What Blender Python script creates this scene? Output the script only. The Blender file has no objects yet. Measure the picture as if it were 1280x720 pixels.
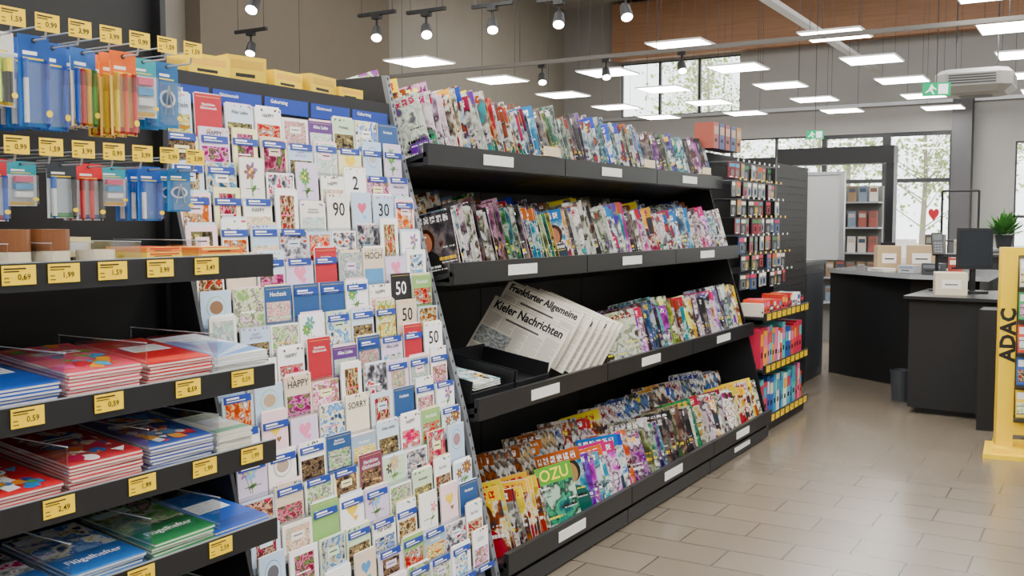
import bpy, math, random
from mathutils import Vector, Matrix
R = random.Random(11)
pi = math.pi
scn = bpy.context.scene
COL = scn.collection

# ------------------------------------------------------------------ materials
MC = {}
def lin(c):
    return tuple((x/12.92 if x <= .04045 else ((x+.055)/1.055)**2.4) for x in c)
def principled(name):
    m = bpy.data.materials.new(name); m.use_nodes = True
    return m, m.node_tree, m.node_tree.nodes['Principled BSDF']
def mat(hexc, rough=.5, metal=0., name=None, noise=.06, scale=40., bump=0.):
    """procedural paint/plastic: hex colour with a fine noise variation"""
    if isinstance(hexc, bpy.types.Material): return hexc
    key = (hexc, rough, metal, noise, bump)
    if key in MC: return MC[key]
    c = lin(tuple(int(hexc[i:i+2], 16)/255 for i in (0, 2, 4)))
    m, nt, b = principled(name or 'paint_'+hexc)
    tc = nt.nodes.new('ShaderNodeTexCoord')
    n = nt.nodes.new('ShaderNodeTexNoise'); n.inputs['Scale'].default_value = scale
    nt.links.new(tc.outputs['Object'], n.inputs['Vector'])
    r = nt.nodes.new('ShaderNodeValToRGB')
    r.color_ramp.elements[0].color = tuple(x*(1-noise) for x in c)+(1,)
    r.color_ramp.elements[1].color = tuple(min(1, x*(1+noise)) for x in c)+(1,)
    nt.links.new(n.outputs['Fac'], r.inputs['Fac'])
    nt.links.new(r.outputs['Color'], b.inputs['Base Color'])
    b.inputs['Roughness'].default_value = rough
    b.inputs['Metallic'].default_value = metal
    if bump:
        bp = nt.nodes.new('ShaderNodeBump'); bp.inputs['Strength'].default_value = bump
        nt.links.new(n.outputs['Fac'], bp.inputs['Height'])
        nt.links.new(bp.outputs['Normal'], b.inputs['Normal'])
    MC[key] = m
    return m
def emis(name, col, st):
    m = bpy.data.materials.new(name); m.use_nodes = True
    nt = m.node_tree; nt.nodes.clear()
    e = nt.nodes.new('ShaderNodeEmission'); e.inputs[0].default_value = (*col, 1); e.inputs[1].default_value = st
    o = nt.nodes.new('ShaderNodeOutputMaterial'); nt.links.new(e.outputs[0], o.inputs[0])
    return m
def clear_mat(name, tint=(1, 1, 1), t=.85, rough=.08):
    m = bpy.data.materials.new(name); m.use_nodes = True
    nt = m.node_tree; nt.nodes.clear()
    a = nt.nodes.new('ShaderNodeBsdfTransparent'); a.inputs[0].default_value = (*tint, 1)
    g = nt.nodes.new('ShaderNodeBsdfGlossy'); g.inputs['Roughness'].default_value = rough
    mx = nt.nodes.new('ShaderNodeMixShader'); mx.inputs[0].default_value = 1-t
    o = nt.nodes.new('ShaderNodeOutputMaterial')
    nt.links.new(a.outputs[0], mx.inputs[1]); nt.links.new(g.outputs[0], mx.inputs[2]); nt.links.new(mx.outputs[0], o.inputs[0])
    return m

class G:
    """tiny node-graph helper"""
    def __init__(s, nt): s.nt = nt
    def put(s, sock, v):
        if isinstance(v, bpy.types.NodeSocket): s.nt.links.new(v, sock)
        else: sock.default_value = v
    def m(s, op, a, b=0., cl=False):
        n = s.nt.nodes.new('ShaderNodeMath'); n.operation = op; n.use_clamp = cl
        s.put(n.inputs[0], a); s.put(n.inputs[1], b); return n.outputs[0]
    def comb(s, x, y, z=0.):
        n = s.nt.nodes.new('ShaderNodeCombineXYZ')
        s.put(n.inputs[0], x); s.put(n.inputs[1], y); s.put(n.inputs[2], z); return n.outputs[0]
    def noise(s, v, sc, det=2.):
        n = s.nt.nodes.new('ShaderNodeTexNoise'); n.inputs['Scale'].default_value = sc; n.inputs['Detail'].default_value = det
        s.put(n.inputs['Vector'], v); return n.outputs['Fac']
    def mix(s, f, a, b):
        n = s.nt.nodes.new('ShaderNodeMix'); n.data_type = 'RGBA'
        s.put(n.inputs[0], f); s.put(n.inputs[6], a); s.put(n.inputs[7], b); return n.outputs[2]
    def band(s, v, lo, hi):
        return s.m('MULTIPLY', s.m('GREATER_THAN', v, lo), s.m('LESS_THAN', v, hi))
    def ell(s, x, y, cx, cy, rx, ry):
        a = s.m('DIVIDE', s.m('SUBTRACT', x, cx), rx); b = s.m('DIVIDE', s.m('SUBTRACT', y, cy), ry)
        return s.m('LESS_THAN', s.m('ADD', s.m('MULTIPLY', a, a), s.m('MULTIPLY', b, b)), 1.)

def hx(h): return lin(tuple(int(h[i:i+2], 16)/255 for i in (0, 2, 4)))+(1,)
def cover(name, pal, title, face=True, strip=None, text=True):
    """printed magazine cover: photo-like blotches, a masthead, a portrait and headline lines"""
    m, nt, b = principled(name); g = G(nt)
    uv = nt.nodes.new('ShaderNodeUVMap').outputs[0]
    sp = nt.nodes.new('ShaderNodeSeparateXYZ'); nt.links.new(uv, sp.inputs[0])
    x, y = sp.outputs[0], sp.outputs[1]
    rnd = nt.nodes.new('ShaderNodeObjectInfo').outputs['Random']
    off = g.m('MULTIPLY', rnd, 53.)
    nv = g.noise(g.comb(g.m('ADD', x, off), y, off), 2.8 if text else 4., 6.)
    rp = nt.nodes.new('ShaderNodeValToRGB'); el = rp.color_ramp.elements
    ps = [.36, .44, .5, .56, .63]
    el[0].position = ps[0]; el[0].color = hx(pal[0]); el[1].position = ps[4]; el[1].color = hx(pal[4 % len(pal)])
    for i in (1, 2, 3):
        e = el.new(ps[i]); e.color = hx(pal[i % len(pal)])
    nt.links.new(nv, rp.inputs[0])
    c = rp.outputs[0]
    if not face and text:      # hue shift of the printed background only
        h0 = nt.nodes.new('ShaderNodeHueSaturation'); g.put(h0.inputs['Hue'], g.m('ADD', .3, g.m('MULTIPLY', g.m('FRACT', g.m('MULTIPLY', rnd, 7.)), .4))); nt.links.new(c, h0.inputs['Color']); c = h0.outputs[0]
    if face:
        r2 = g.m('FRACT', g.m('MULTIPLY', rnd, 31.))
        cx = g.m('ADD', .3, g.m('MULTIPLY', r2, .45)); cy = g.m('ADD', .5, g.m('MULTIPLY', g.m('FRACT', g.m('MULTIPLY', rnd, 13.)), .14))
        c = g.mix(g.ell(x, y, cx, .04, .34, .38), c, hx(R.choice(['a02030', '204080', 'b8a898', '202020', '304050', '206050', 'e8e4e0'])))
        c = g.mix(g.ell(x, y, cx, g.m('ADD', cy, .03), .2, .18), c, hx(R.choice(['3a2416', '5a3418', '906830', '1c1410'])))
        c = g.mix(g.ell(x, y, cx, cy, .13, .15), c, hx('c48e6c'))
    if text:
        for (ly, lh, lw, x0) in [(.16, .035, .5, .07), (.1, .022, .62, .07), (.3, .05, .42, .55), (.42, .022, .3, .66), (.69, .03, .26, .07), (.52, .018, .24, .07), (.24, .018, .36, .6)]:
            sh = g.m('MULTIPLY', g.m('FRACT', g.m('MULTIPLY', rnd, 97.3+ly*10)), .1)
            yy = g.m('ADD', y, sh)
            ln = g.m('MULTIPLY', g.band(yy, ly+.03, ly+.03+lh), g.band(x, x0, min(.95, x0+lw)))
            ln = g.m('MULTIPLY', ln, g.m('GREATER_THAN', g.noise(g.comb(g.m('ADD', g.m('MULTIPLY', x, 36.), off), ly*31), 1.5, 0.), .45))
            c = g.mix(ln, c, hx(R.choice(['ffffff', 'ffe030', 'f0f0f0', '101010'])))
        if strip: c = g.mix(g.m('GREATER_THAN', y, .8), c, hx(strip))
        fx = g.m('FRACT', g.m('MULTIPLY', x, 6.5))
        holes = g.m('GREATER_THAN', g.noise(g.comb(g.m('ADD', g.m('MULTIPLY', x, 14.), off), g.m('MULTIPLY', y, 22.)), 1.5, 0.), .42)
        tn = g.m('MULTIPLY', g.band(fx, .12, .84), holes)
        tb = g.m('MULTIPLY', g.band(y, .84, .945), g.band(x, .05, .93))
        c = g.mix(g.m('MULTIPLY', tn, tb), c, hx(title))
    hs = nt.nodes.new('ShaderNodeHueSaturation')
    g.put(hs.inputs['Hue'], g.m('ADD', .465, g.m('MULTIPLY', rnd, .07)))
    hs.inputs['Saturation'].default_value = 1.15
    g.put(hs.inputs['Value'], g.m('ADD', .62, g.m('MULTIPLY', g.m('FRACT', g.m('MULTIPLY', rnd, 17.)), .5)))
    nt.links.new(c, hs.inputs['Color'])
    nt.links.new(hs.outputs[0], b.inputs['Base Color'])
    b.inputs['Roughness'].default_value = .25
    return m

BLACK = mat('18191c', .42, name='black_powder_coat')
BLACK2 = mat('0e0e10', .6, name='black_matte')
DARK = mat('26282c', .45)
GREY = mat('8d9196', .4)
SILVER = mat('b9bcc0', .35, .6)
WHITE = mat('f2f2f0', .5)
PAPER = mat('e9e6dc', .7)
YEL = mat('ffd200', .45)
INK = mat('141414', .6)
CLEAR = clear_mat('clear_acrylic', (.96, .98, 1.), .8)
GLASS = clear_mat('window_glass', (.97, 1., .99), .9, .02)
BLUE = mat('173c9c', .4)
W_ = mat('ffffff', .5)

# ------------------------------------------------------------------ mesh builder
class MB:
    def __init__(s): s.v = []; s.f = []; s.m = []; s.uv = []; s.mats = []; s.sm = []
    def mi(s, m):
        if m not in s.mats: s.mats.append(m)
        return s.mats.index(m)
    def poly(s, pts, m, M=None, uv=None, smooth=False):
        b = len(s.v)
        for p in pts:
            p = Vector(p); s.v.append(M @ p if M else p)
        s.f.append(list(range(b, b+len(pts)))); s.m.append(s.mi(m)); s.sm.append(smooth)
        s.uv.append(uv or ([(0, 0), (1, 0), (1, 1), (0, 1)] if len(pts) == 4 else [(0, 0)]*len(pts)))
    def box(s, x0, x1, y0, y1, z0, z1, m, M=None, o={}):
        A = {'front': [(x0, y0, z0), (x1, y0, z0), (x1, y0, z1), (x0, y0, z1)],
             'back': [(x1, y1, z0), (x0, y1, z0), (x0, y1, z1), (x1, y1, z1)],
             'left': [(x0, y1, z0), (x0, y0, z0), (x0, y0, z1), (x0, y1, z1)],
             'right': [(x1, y0, z0), (x1, y1, z0), (x1, y1, z1), (x1, y0, z1)],
             'top': [(x0, y0, z1), (x1, y0, z1), (x1, y1, z1), (x0, y1, z1)],
             'bottom': [(x0, y1, z0), (x1, y1, z0), (x1, y0, z0), (x0, y0, z0)]}
        for k, p in A.items(): s.poly(p, o.get(k, m), M)
    def tube(s, p0, p1, r0, m, r1=None, n=10, M=None, caps=True):
        p0 = Vector(p0); p1 = Vector(p1); r1 = r0 if r1 is None else r1
        d = (p1-p0).normalized(); a = d.orthogonal().normalized(); b = d.cross(a)
        A = [p0+(a*math.cos(2*pi*i/n)+b*math.sin(2*pi*i/n))*r0 for i in range(n)]
        B = [p1+(a*math.cos(2*pi*i/n)+b*math.sin(2*pi*i/n))*r1 for i in range(n)]
        for i in range(n):
            j = (i+1) % n; s.poly([A[i], A[j], B[j], B[i]], m, M, smooth=True)
        if caps: s.poly(A[::-1], m, M); s.poly(B, m, M)
    def disc(s, cx, cz, rx, rz, m, y=0., rot=0., n=14, M=None):
        c, q = math.cos(rot), math.sin(rot)
        s.poly([(cx+rx*math.cos(t)*c-rz*math.sin(t)*q, y, cz+rx*math.cos(t)*q+rz*math.sin(t)*c) for t in [2*pi*i/n for i in range(n)]], m, M)
    def rect(s, x0, x1, z0, z1, m, y=0., M=None):
        s.poly([(x0, y, z0), (x1, y, z0), (x1, y, z1), (x0, y, z1)], m, M)
    def text(s, st, cx, cz, m, y=0., w=None, h=None, M=None, bold=0., sx=1., shear=0.):
        V, P, bw, bh = TX(st, bold)
        k = (w/(bw*sx)) if w else h/bh
        if w and h: k = min(w/(bw*sx), h/bh)
        b = len(s.v)
        for (a, c) in V:
            p = Vector((cx+(a*sx+c*shear)*k, y, cz+c*k)); s.v.append(M @ p if M else p)
        for p in P:
            s.f.append([b+i for i in p]); s.m.append(s.mi(m)); s.sm.append(False); s.uv.append([(0, 0)]*len(p))
    def mesh(s, name, off=None):
        me = bpy.data.meshes.new(name)
        off = Vector(off) if off else Vector((0, 0, 0))
        me.from_pydata([tuple(v-off) for v in s.v], [], s.f)
        for m in s.mats: me.materials.append(m)
        me.polygons.foreach_set('material_index', s.m)
        me.polygons.foreach_set('use_smooth', s.sm)
        u = me.uv_layers.new(name='UVMap')
        fl = [c for q in s.uv for p in q for c in p]
        u.data.foreach_set('uv', fl)
        me.update()
        return me

TC = {}
def TX(st, bold=0.):
    if (st, bold) in TC: return TC[(st, bold)]
    cu = bpy.data.curves.new('t', 'FONT'); cu.body = st; cu.size = 1; cu.resolution_u = 2
    cu.align_x = 'CENTER'; cu.space_line = .9; cu.offset = .012+bold
    ob = bpy.data.objects.new('t', cu); COL.objects.link(ob)
    dg = bpy.context.evaluated_depsgraph_get(); dg.update()
    me = bpy.data.meshes.new_from_object(ob.evaluated_get(dg))
    V = [(v.co.x, v.co.y) for v in me.vertices]; P = [list(p.vertices) for p in me.polygons]
    bpy.data.objects.remove(ob); bpy.data.curves.remove(cu); bpy.data.meshes.remove(me)
    xs = [v[0] for v in V]; ys = [v[1] for v in V]
    cx, cy = (min(xs)+max(xs))/2, (min(ys)+max(ys))/2
    V = [(a-cx, b-cy) for a, b in V]
    TC[(st, bold)] = (V, P, max(xs)-min(xs), max(ys)-min(ys))
    return TC[(st, bold)]
WORDS = ['HAPPY\nBIRTHDAY', 'Gutschein', 'SORRY', 'HAPPY', '80', '50', '60', '30', '40', '2', '90', 'HOCH', 'Herzlichen\nGlückwunsch', 'Für Dich',
         'Alles Liebe', 'Tatütata', 'Hochzeit', 'OZU', 'Flügelhefter', 'Vielhefter',
         '0,59', '0,69', '0,99', '1,59', '1,69', '1,99', '2,49', '2,59', '3,49', '3,99', 'Geburtstag', 'Glückwunsch', '18', '70', 'Danke']
for w in WORDS: TX(w)
for w in ('Frankfurter Allgemeine', 'Kieler Nachrichten'): TX(w, .015)
TX('ADAC', .03)

# ------------------------------------------------------------------ object helpers
def ob(name, me, parent=None, M=None, label=None, cat=None, group=None, kind=None):
    o = bpy.data.objects.new(name, me); COL.objects.link(o)
    if parent: o.parent = parent
    if M is not None: o.matrix_basis = M
    if label: o['label'] = label
    if cat: o['category'] = cat
    if group: o['group'] = group
    if kind: o['kind'] = kind
    return o
def T(*a): return Matrix.Translation(Vector(a))
def Rz(d): return Matrix.Rotation(math.radians(d), 4, 'Z')
def Rx(d): return Matrix.Rotation(math.radians(d), 4, 'X')
def Ry(d): return Matrix.Rotation(math.radians(d), 4, 'Y')
TOP = Rx(-90)          # decals drawn in XZ appear on a horizontal top face
def struct(name, mb): return ob(name, mb.mesh(name), kind='structure')

# ------------------------------------------------------------------ camera
cam = bpy.data.cameras.new('camera'); co = bpy.data.objects.new('camera', cam); COL.objects.link(co)
cam.sensor_width = 36; cam.lens = 1250/1280*36; cam.clip_end = 300
co.location = (0, 0, 1.55); co.rotation_euler = (math.radians(90-3.8), 0, math.radians(30.908))
scn.camera = co

# ------------------------------------------------------------------ room shell
def floor_mat():
    m, nt, b = principled('floor_tiles'); g = G(nt)
    tc = nt.nodes.new('ShaderNodeTexCoord')
    mp = nt.nodes.new('ShaderNodeMapping')
    nt.links.new(tc.outputs['Object'], mp.inputs[0])
    br = nt.nodes.new('ShaderNodeTexBrick')
    br.inputs['Scale'].default_value = 1; br.inputs['Brick Width'].default_value = .5; br.inputs['Row Height'].default_value = .25
    br.inputs['Mortar Size'].default_value = .0045; br.inputs['Mortar Smooth'].default_value = .15
    br.inputs['Color1'].default_value = hx('71675a'); br.inputs['Color2'].default_value = hx('696053'); br.inputs['Mortar'].default_value = hx('433b32')
    br.offset = .5
    nt.links.new(mp.outputs[0], br.inputs[0])
    n = g.noise(tc.outputs['Object'], 60., 3.)
    c = g.mix(g.m('MULTIPLY', n, .2), br.outputs[0], hx('5e5549'))
    nt.links.new(c, b.inputs['Base Color'])
    g.put(b.inputs['Roughness'], g.m('ADD', .21, g.m('MULTIPLY', n, .05)))
    b.inputs['Specular IOR Level'].default_value = .6
    bp = nt.nodes.new('ShaderNodeBump'); bp.inputs['Strength'].default_value = .2; bp.inputs['Distance'].default_value = .002
    bp.invert = True
    nt.links.new(br.outputs['Fac'], bp.inputs['Height']); nt.links.new(bp.outputs[0], b.inputs['Normal'])
    return m
X0, X1, Y0, Y1, ZC = -13., 4.5, -4., 24.5, 7.3
b = MB(); b.poly([(X0, Y0, 0), (X1, Y0, 0), (X1, Y1, 0), (X0, Y1, 0)], floor_mat()); struct('floor', b)
WG = mat('93928f', .85, name='grey_plaster', noise=.05, scale=3)
WB = mat('8c867b', .85, name='brown_plaster', noise=.06, scale=3)
WD = mat('6c6356', .85, name='dark_plaster', noise=.06, scale=3)
b = MB(); b.box(X0, X1, Y0, Y1, ZC, ZC+.1, mat('98928a', .9, name='ceiling_paint')); struct('ceiling', b)
b = MB(); b.box(X0-.15, X0, Y0, Y1, 0, ZC, WB); struct('wall_left', b)
b = MB(); b.box(X0+.002, X0+.35, 11.4, 16.3, 0, ZC-.01, WD); struct('trim_1', b)
b = MB(); b.box(X1, X1+.15, Y0, Y1, 0, ZC, WG); struct('wall_right', b)
b = MB(); b.box(X0, X1, Y0-.15, Y0, 0, ZC, WG); struct('wall_back', b)
# front facade wall with openings
b = MB()
def wal(x0, x1, z0, z1, m=WG): b.box(x0, x1, Y1, Y1+.2, z0, z1, m)
wal(X0, -9.4, 0, 4.3); wal(-9.4, -3.1, 3.6, 4.3); wal(-3.1, -1.86, 0, 4.3); wal(-1.86, X1, 3.3, 4.3)
wal(X0, -11.3, 4.3, 5.7); wal(-8.05, -1.7, 4.3, 5.7); wal(1.3, X1, 4.3, 5.7); wal(X0, X1, 5.7, ZC)
struct('wall_front', b)
def wood():
    m, nt, bb = principled('glulam_wood'); g = G(nt)
    tc = nt.nodes.new('ShaderNodeTexCoord')
    mp = nt.nodes.new('ShaderNodeMapping'); mp.inputs['Scale'].default_value = (.5, 6, 9)
    nt.links.new(tc.outputs['Object'], mp.inputs[0])
    n = g.noise(mp.outputs[0], 2.2, 5.)
    nt.links.new(g.mix(n, hx('80583f'), hx('a8805e')), bb.inputs['Base Color']); bb.inputs['Roughness'].default_value = .6
    return m
WOOD = wood()
b = MB(); b.box(-11.4, X1-.02, Y1-.35, Y1-.02, 5.75, 7.2, WOOD); struct('trim_2', b)
b = MB(); b.box(X0+.05, -6, 17.2, 17.5, 6.35, 7.2, WOOD); struct('trim_3', b)
def window(n, x0, x1, z0, z1, nx, nz, fr=.06):
    b = MB(); y0, y1 = Y1+.04, Y1+.14
    for i in range(nx+1):
        x = x0+(x1-x0)*i/nx; b.box(max(x0, x-fr/2), min(x1, x+fr/2), y0, y1, z0, z1, DARK)
    for i in range(nz+1):
        z = z0+(z1-z0)*i/nz; b.box(x0, x1, y0, y1, max(z0, z-fr/2), min(z1, z+fr/2), DARK)
    b.box(x0, x1, Y1+.085, Y1+.09, z0, z1, GLASS)
    struct('window_%d' % n, b)
window(1, -11.3, -8.05, 4.3, 5.7, 3, 1)
window(2, -9.4, -6.0, 0.02, 3.6, 3, 2)
window(3, -1.86, X1-.05, .02, 3.3, 4, 2)
window(4, -1.7, 1.3, 4.3, 5.7, 3, 1)
# sliding entrance doors
for n, (x0, x1) in enumerate([(-6.0, -4.55), (-4.55, -3.1)]):
    b = MB(); f = .09
    b.box(x0, x0+f, Y1+.02, Y1+.12, .02, 3.6, DARK); b.box(x1-f, x1, Y1+.02, Y1+.12, .02, 3.6, DARK)
    for z in (.02, 2.45, 3.51): b.box(x0+f, x1-f, Y1+.02, Y1+.12, z, z+f, DARK)
    b.box(x0+f, x1-f, Y1+.06, Y1+.065, .02, 3.6, GLASS)
    xm = x1-.15 if n == 0 else x0+.15
    b.tube((xm, Y1-.03, .9), (xm, Y1-.03, 1.5), .018, SILVER)
    struct('door_%d' % (n+1), b)
b = MB(); b.box(-3.1, -2.7, Y1-.4, Y1-.01, 0, 4.3, mat('4a4a4c', .7)); struct('trim_4', b)
b = MB(); b.box(X0, X1, Y1-.06, Y1-.003, 4.22, 4.3, SILVER); struct('trim_5', b)

# outside
b = MB(); b.poly([(-60, Y1+.2, -.05), (40, Y1+.2, -.05), (40, 75, -.05), (-60, 75, -.05)], mat('b8b6b0', .9, name='paving', scale=2))
ob('ground', b.mesh('ground'), kind='structure')
LEAF = mat('a8bc70', .7, noise=.3, scale=4); BARK = mat('a09484', .9, noise=.3)
def tree(x, y, h, seed):
    r = random.Random(seed)
    root = ob('tree', None, M=T(x, y, -.05), label='slender tree with soft pale leaves outside the glass front', cat='tree', group='trees outside the entrance')
    t = MB(); t.tube((0, 0, 0), (.1, 0, h*.5), .11, BARK, .07, 8); t.tube((.1, 0, h*.5), (0, 0, h), .07, BARK, .02, 8)
    lf = MB()
    for i in range(30):
        z = h*(.2+.75*r.random()); a = r.random()*2*pi; L = h*.28*(1.15-z/h)+.5
        e = Vector((math.cos(a)*L, math.sin(a)*L, z+L*.7)); t.tube((.05, 0, z), e, .022, BARK, .005, 5)
        for k in range(3):
            p = Vector((.05, 0, z)).lerp(e, .3+.2*k); q = p+Vector((r.gauss(0, .3), r.gauss(0, .3), .35+.3*r.random())); t.tube(p, q, .01, BARK, .004, 4)
        for k in range(50):
            p = Vector((.05, 0, z)).lerp(e, .15+.95*r.random())+Vector((r.gauss(0, .35), r.gauss(0, .35), r.gauss(0, .35)))
            M = T(*p) @ Rz(r.random()*360) @ Rx(r.random()*180); q = .04+.04*r.random()
            lf.poly([(-q, 0, -q*.6), (q*.2, 0, -q), (q, 0, q*.4), (-q*.3, 0, q)], LEAF, M)
    ob('trunk', t.mesh('trunk'), root); ob('foliage', lf.mesh('foliage'), root)
for i, (x, y, h) in enumerate([(-12, 33, 8), (-8, 36, 9), (-10.5, 42, 9), (-5.2, 34, 6), (-3.6, 38, 8), (-1, 34, 7), (2.2, 40, 9), (-15, 40, 10)]): tree(x, y, h, i)

# ------------------------------------------------------------------ world
w = bpy.data.worlds.new('world'); scn.world = w; w.use_nodes = True
bg = w.node_tree.nodes['Background']
sk = w.node_tree.nodes.new('ShaderNodeTexSky'); sk.sky_type = 'HOSEK_WILKIE'; sk.turbidity = 8; sk.sun_direction = (.3, .5, .7)
mx = w.node_tree.nodes.new('ShaderNodeMix'); mx.data_type = 'RGBA'; mx.inputs[0].default_value = .75
mx.inputs[7].default_value = (1, 1, 1, 1)
w.node_tree.links.new(sk.outputs[0], mx.inputs[6]); w.node_tree.links.new(mx.outputs[2], bg.inputs[0])
bg.inputs[1].default_value = 6.

# ------------------------------------------------------------------ ceiling lights
PAN = emis('light_panel', (1., .97, .92), 24.)
fb = MB()
for (x0, x1, y0, y1) in [(-.4, .4, -.4, -.385), (-.4, .4, .385, .4), (-.4, -.385, -.385, .385), (.385, .4, -.385, .385)]: fb.box(x0, x1, y0, y1, -.012, .012, WHITE)
fb.box(-.385, .385, -.385, .385, .006, .012, WHITE)
me_frame = fb.mesh('frame')
pb = MB(); pb.box(-.384, .384, -.384, .384, -.011, .004, PAN); me_pan = pb.mesh('diffuser')
wb = MB()
for sx in (-.33, .33): wb.tube((sx, 0, .012), (sx, 0, ZC-4.), .004, DARK, n=5)
me_w = wb.mesh('suspension_wire')
def panel(x, y):
    r = ob('ceiling_light', None, M=T(x, y, 4.0), label='square white LED panel hanging on thin wires', cat='ceiling light', group='suspended LED panels')
    ob('frame', me_frame, r); ob('diffuser', me_pan, r); ob('suspension_wire', me_w, r)
for (x, ys) in [(-9.2, [12.6, 14.9, 17.3, 19.7, 22.1]), (-7.2, [15.1, 17.5, 19.9, 22.3]), (-5.2, [13.3, 15.7, 18.1, 20.5, 22.9]),
                (-3.2, [13.6, 15.95, 18.5, 21.0, 23.4]), (-1.15, [12.0, 14.2, 16.6, 19, 21.4]), (.9, [12, 14.4, 17, 19.4, 21.8])]:
    for y in ys: panel(x, y)
for x in (-7.2, -5.2, -3.2, -1.15, .9, 2.9):
    for y in (-1.9, .5, 2.9, 5.3, 7.7):
        if -.5137*x+.858*y < 10.3 and not (x < -6 and y > 7): panel(x, y)
# added fill: large soft area lights, out of view, to brighten the hall
def area(x, y, z, sx, sy, p):
    l = bpy.data.lights.new('fill_light', 'AREA'); l.shape = 'RECTANGLE'; l.size = sx; l.size_y = sy; l.energy = p; l.color = (1, .98, .95)
    o = ob('fill_light', l, M=T(x, y, z))
    o['label'] = 'large soft fill light added out of view under the ceiling'; o['category'] = 'ceiling light'; o['group'] = 'added fill lights'
for x in (-9, -3.5, 1.5):
    for y in (0, 6.5, 13, 19): area(x, y, 7.15, 4, 4, 270)

# ------------------------------------------------------------------ track spotlights and rails
LENS = emis('spot_lens', (1, .95, .85), 25.)
def spot(x, y, z=3.5, tr=True, aim=(0.35, -.5)):
    r = ob('track_spotlight', None, M=T(x, y, z), label='black cylindrical spotlight clipped under a short ceiling track', cat='spotlight', group='black track spotlights')
    d = Vector((aim[0], aim[1], -1)).normalized()
    a = MB()
    a.tube(-d*.06, d*.07, .048, BLACK2, .062, 14); a.tube(-d*.085, -d*.06, .03, BLACK2, .048, 14); ob('lamp_head', a.mesh('lamp_head'), r)
    c = MB(); c.tube(d*.07, d*.075, .052, LENS, n=14); ob('lens', c.mesh('lens'), r)
    e = MB(); e.tube((0, 0, .04), (0, 0, .14), .012, BLACK2, n=8); e.box(-.05, .05, -.03, .03, .14, .18, BLACK2); ob('bracket', e.mesh('bracket'), r)
    if tr:
        t = MB(); t.box(-.24, .24, -.02, .02, .18, .215, BLACK2)
        for sx in (-.2, .2): t.tube((sx, 0, .215), (sx, 0, ZC-z), .004, BLACK, n=5)
        ob('track', t.mesh('track'), r)
for p in [(-6.6, 8.3), (-6.08, 8.45), (-5.35, 8.56), (-4.65, 8.65), (-3.95, 8.66), (-6.7, 6.66), (-8.4, 8.3)]: spot(*p, aim=(R.uniform(.2, .6), R.uniform(-.9, -.4)))
for p in [(-6.65, 11.9), (-5.7, 11.9), (-4.66, 11.9)]: spot(*p, z=3.475, tr=False)
def thing1(name, mb, loc, label, cat, group=None):
    return ob(name, mb.mesh(name, loc), M=T(*loc), label=label, cat=cat, group=group)
b = MB(); b.box(-12, 4.3, 11.87, 11.93, 3.66, 3.71, mat('77736e', .5))
for x in range(-11, 5, 2): b.tube((x, 11.9, 3.7), (x, 11.9, ZC), .005, DARK, n=5)
thing1('lighting_rail', b, (-4, 11.9, 3.7), 'long grey lighting rail hung across the store on wires', 'rail')
b = MB(); b.box(-4.78, -4.62, 9, 24.1, 4.95, 5.03, mat('b8b8b6', .5))
for y in range(10, 25, 3): b.tube((-4.7, y, 5), (-4.7, y, ZC), .006, DARK, n=5)
thing1('cable_tray', b, (-4.7, 16, 5), 'pale metal cable tray running under the ceiling', 'cable tray')
# air unit
b = MB(); c = mat('8c8a86', .5); c2 = mat('a09e9a', .5)
def ring(r, z, cx=-1.6, cy=14.6, ch=.3):
    k = r*(1-ch); return [(cx+k, cy-r, z), (cx+r, cy-k, z), (cx+r, cy+k, z), (cx+k, cy+r, z), (cx-k, cy+r, z), (cx-r, cy+k, z), (cx-r, cy-k, z), (cx-k, cy-r, z)]
RG = [ring(.2, 3.2), ring(.36, 3.22), ring(.46, 3.3), ring(.46, 3.46), ring(.4, 3.52)]
for i in range(4):
    for j in range(8):
        k = (j+1) % 8; b.poly([RG[i][j], RG[i][k], RG[i+1][k], RG[i+1][j]], c if i != 1 else c2)
b.poly(RG[0][::-1], DARK); b.poly(RG[-1], c)
for i in range(4): b.box(-1.88, -1.32, 14.135, 14.142, 3.325+i*.033, 3.34+i*.033, DARK)
for i in range(4): b.box(-1.142, -1.135, 14.35, 14.85, 3.325+i*.033, 3.34+i*.033, DARK)
for sx in (-1.85, -1.35): b.tube((sx, 14.6, 3.5), (sx, 14.6, ZC), .01, DARK, n=6)
thing1('air_heater', b, (-1.6, 14.6, 3.3), 'grey air heater unit with cut corners hanging overhead', 'air unit')
# exit signs
GRN = emis('exit_green', (0.0, .5, .18), 1.6); EW = emis('exit_white', (1, 1, 1), 2.2)
def exit_sign(x, y, z, k=1.):
    r = ob('exit_sign', None, M=T(x, y, z) @ Rz(12), label='green and white emergency exit sign hanging from the ceiling', cat='exit sign', group='emergency exit signs')
    a = MB(); a.box(-.16*k, .16*k, 0, .03, -.08*k, .08*k, GRN)
    def e(pts): a.poly([(p[0]*k, -.003, p[1]*k) for p in pts], EW)
    e([(.02, -.06), (.13, -.06), (.13, .06), (.02, .06)])
    a.disc(-.055*k, .045*k, .013*k, .013*k, EW, -.003)
    e([(-.09, 0), (-.05, -.01), (-.03, .03), (-.07, .035)]); e([(-.05, -.01), (-.02, -.06), (-.04, -.06), (-.08, 0)])
    e([(-.08, 0), (-.13, -.035), (-.12, -.045), (-.06, -.01)]); e([(-.035, .03), (0, .0), (-.005, -.012), (-.045, .015)])
    ob('sign_panel', a.mesh('sign_panel'), r)
    t = MB(); t.tube((0, .015, .08*k), (0, .015, ZC-z), .006, DARK, n=5); ob('suspension_rod', t.mesh('suspension_rod'), r)
exit_sign(-1.9, 13.3, 3.17); exit_sign(-4.9, 19.4, 3.2, 1.0)
b = MB(); b.box(-4.05, -2.5, 14, 14.3, 2.33, 2.56, BLACK)
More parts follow.
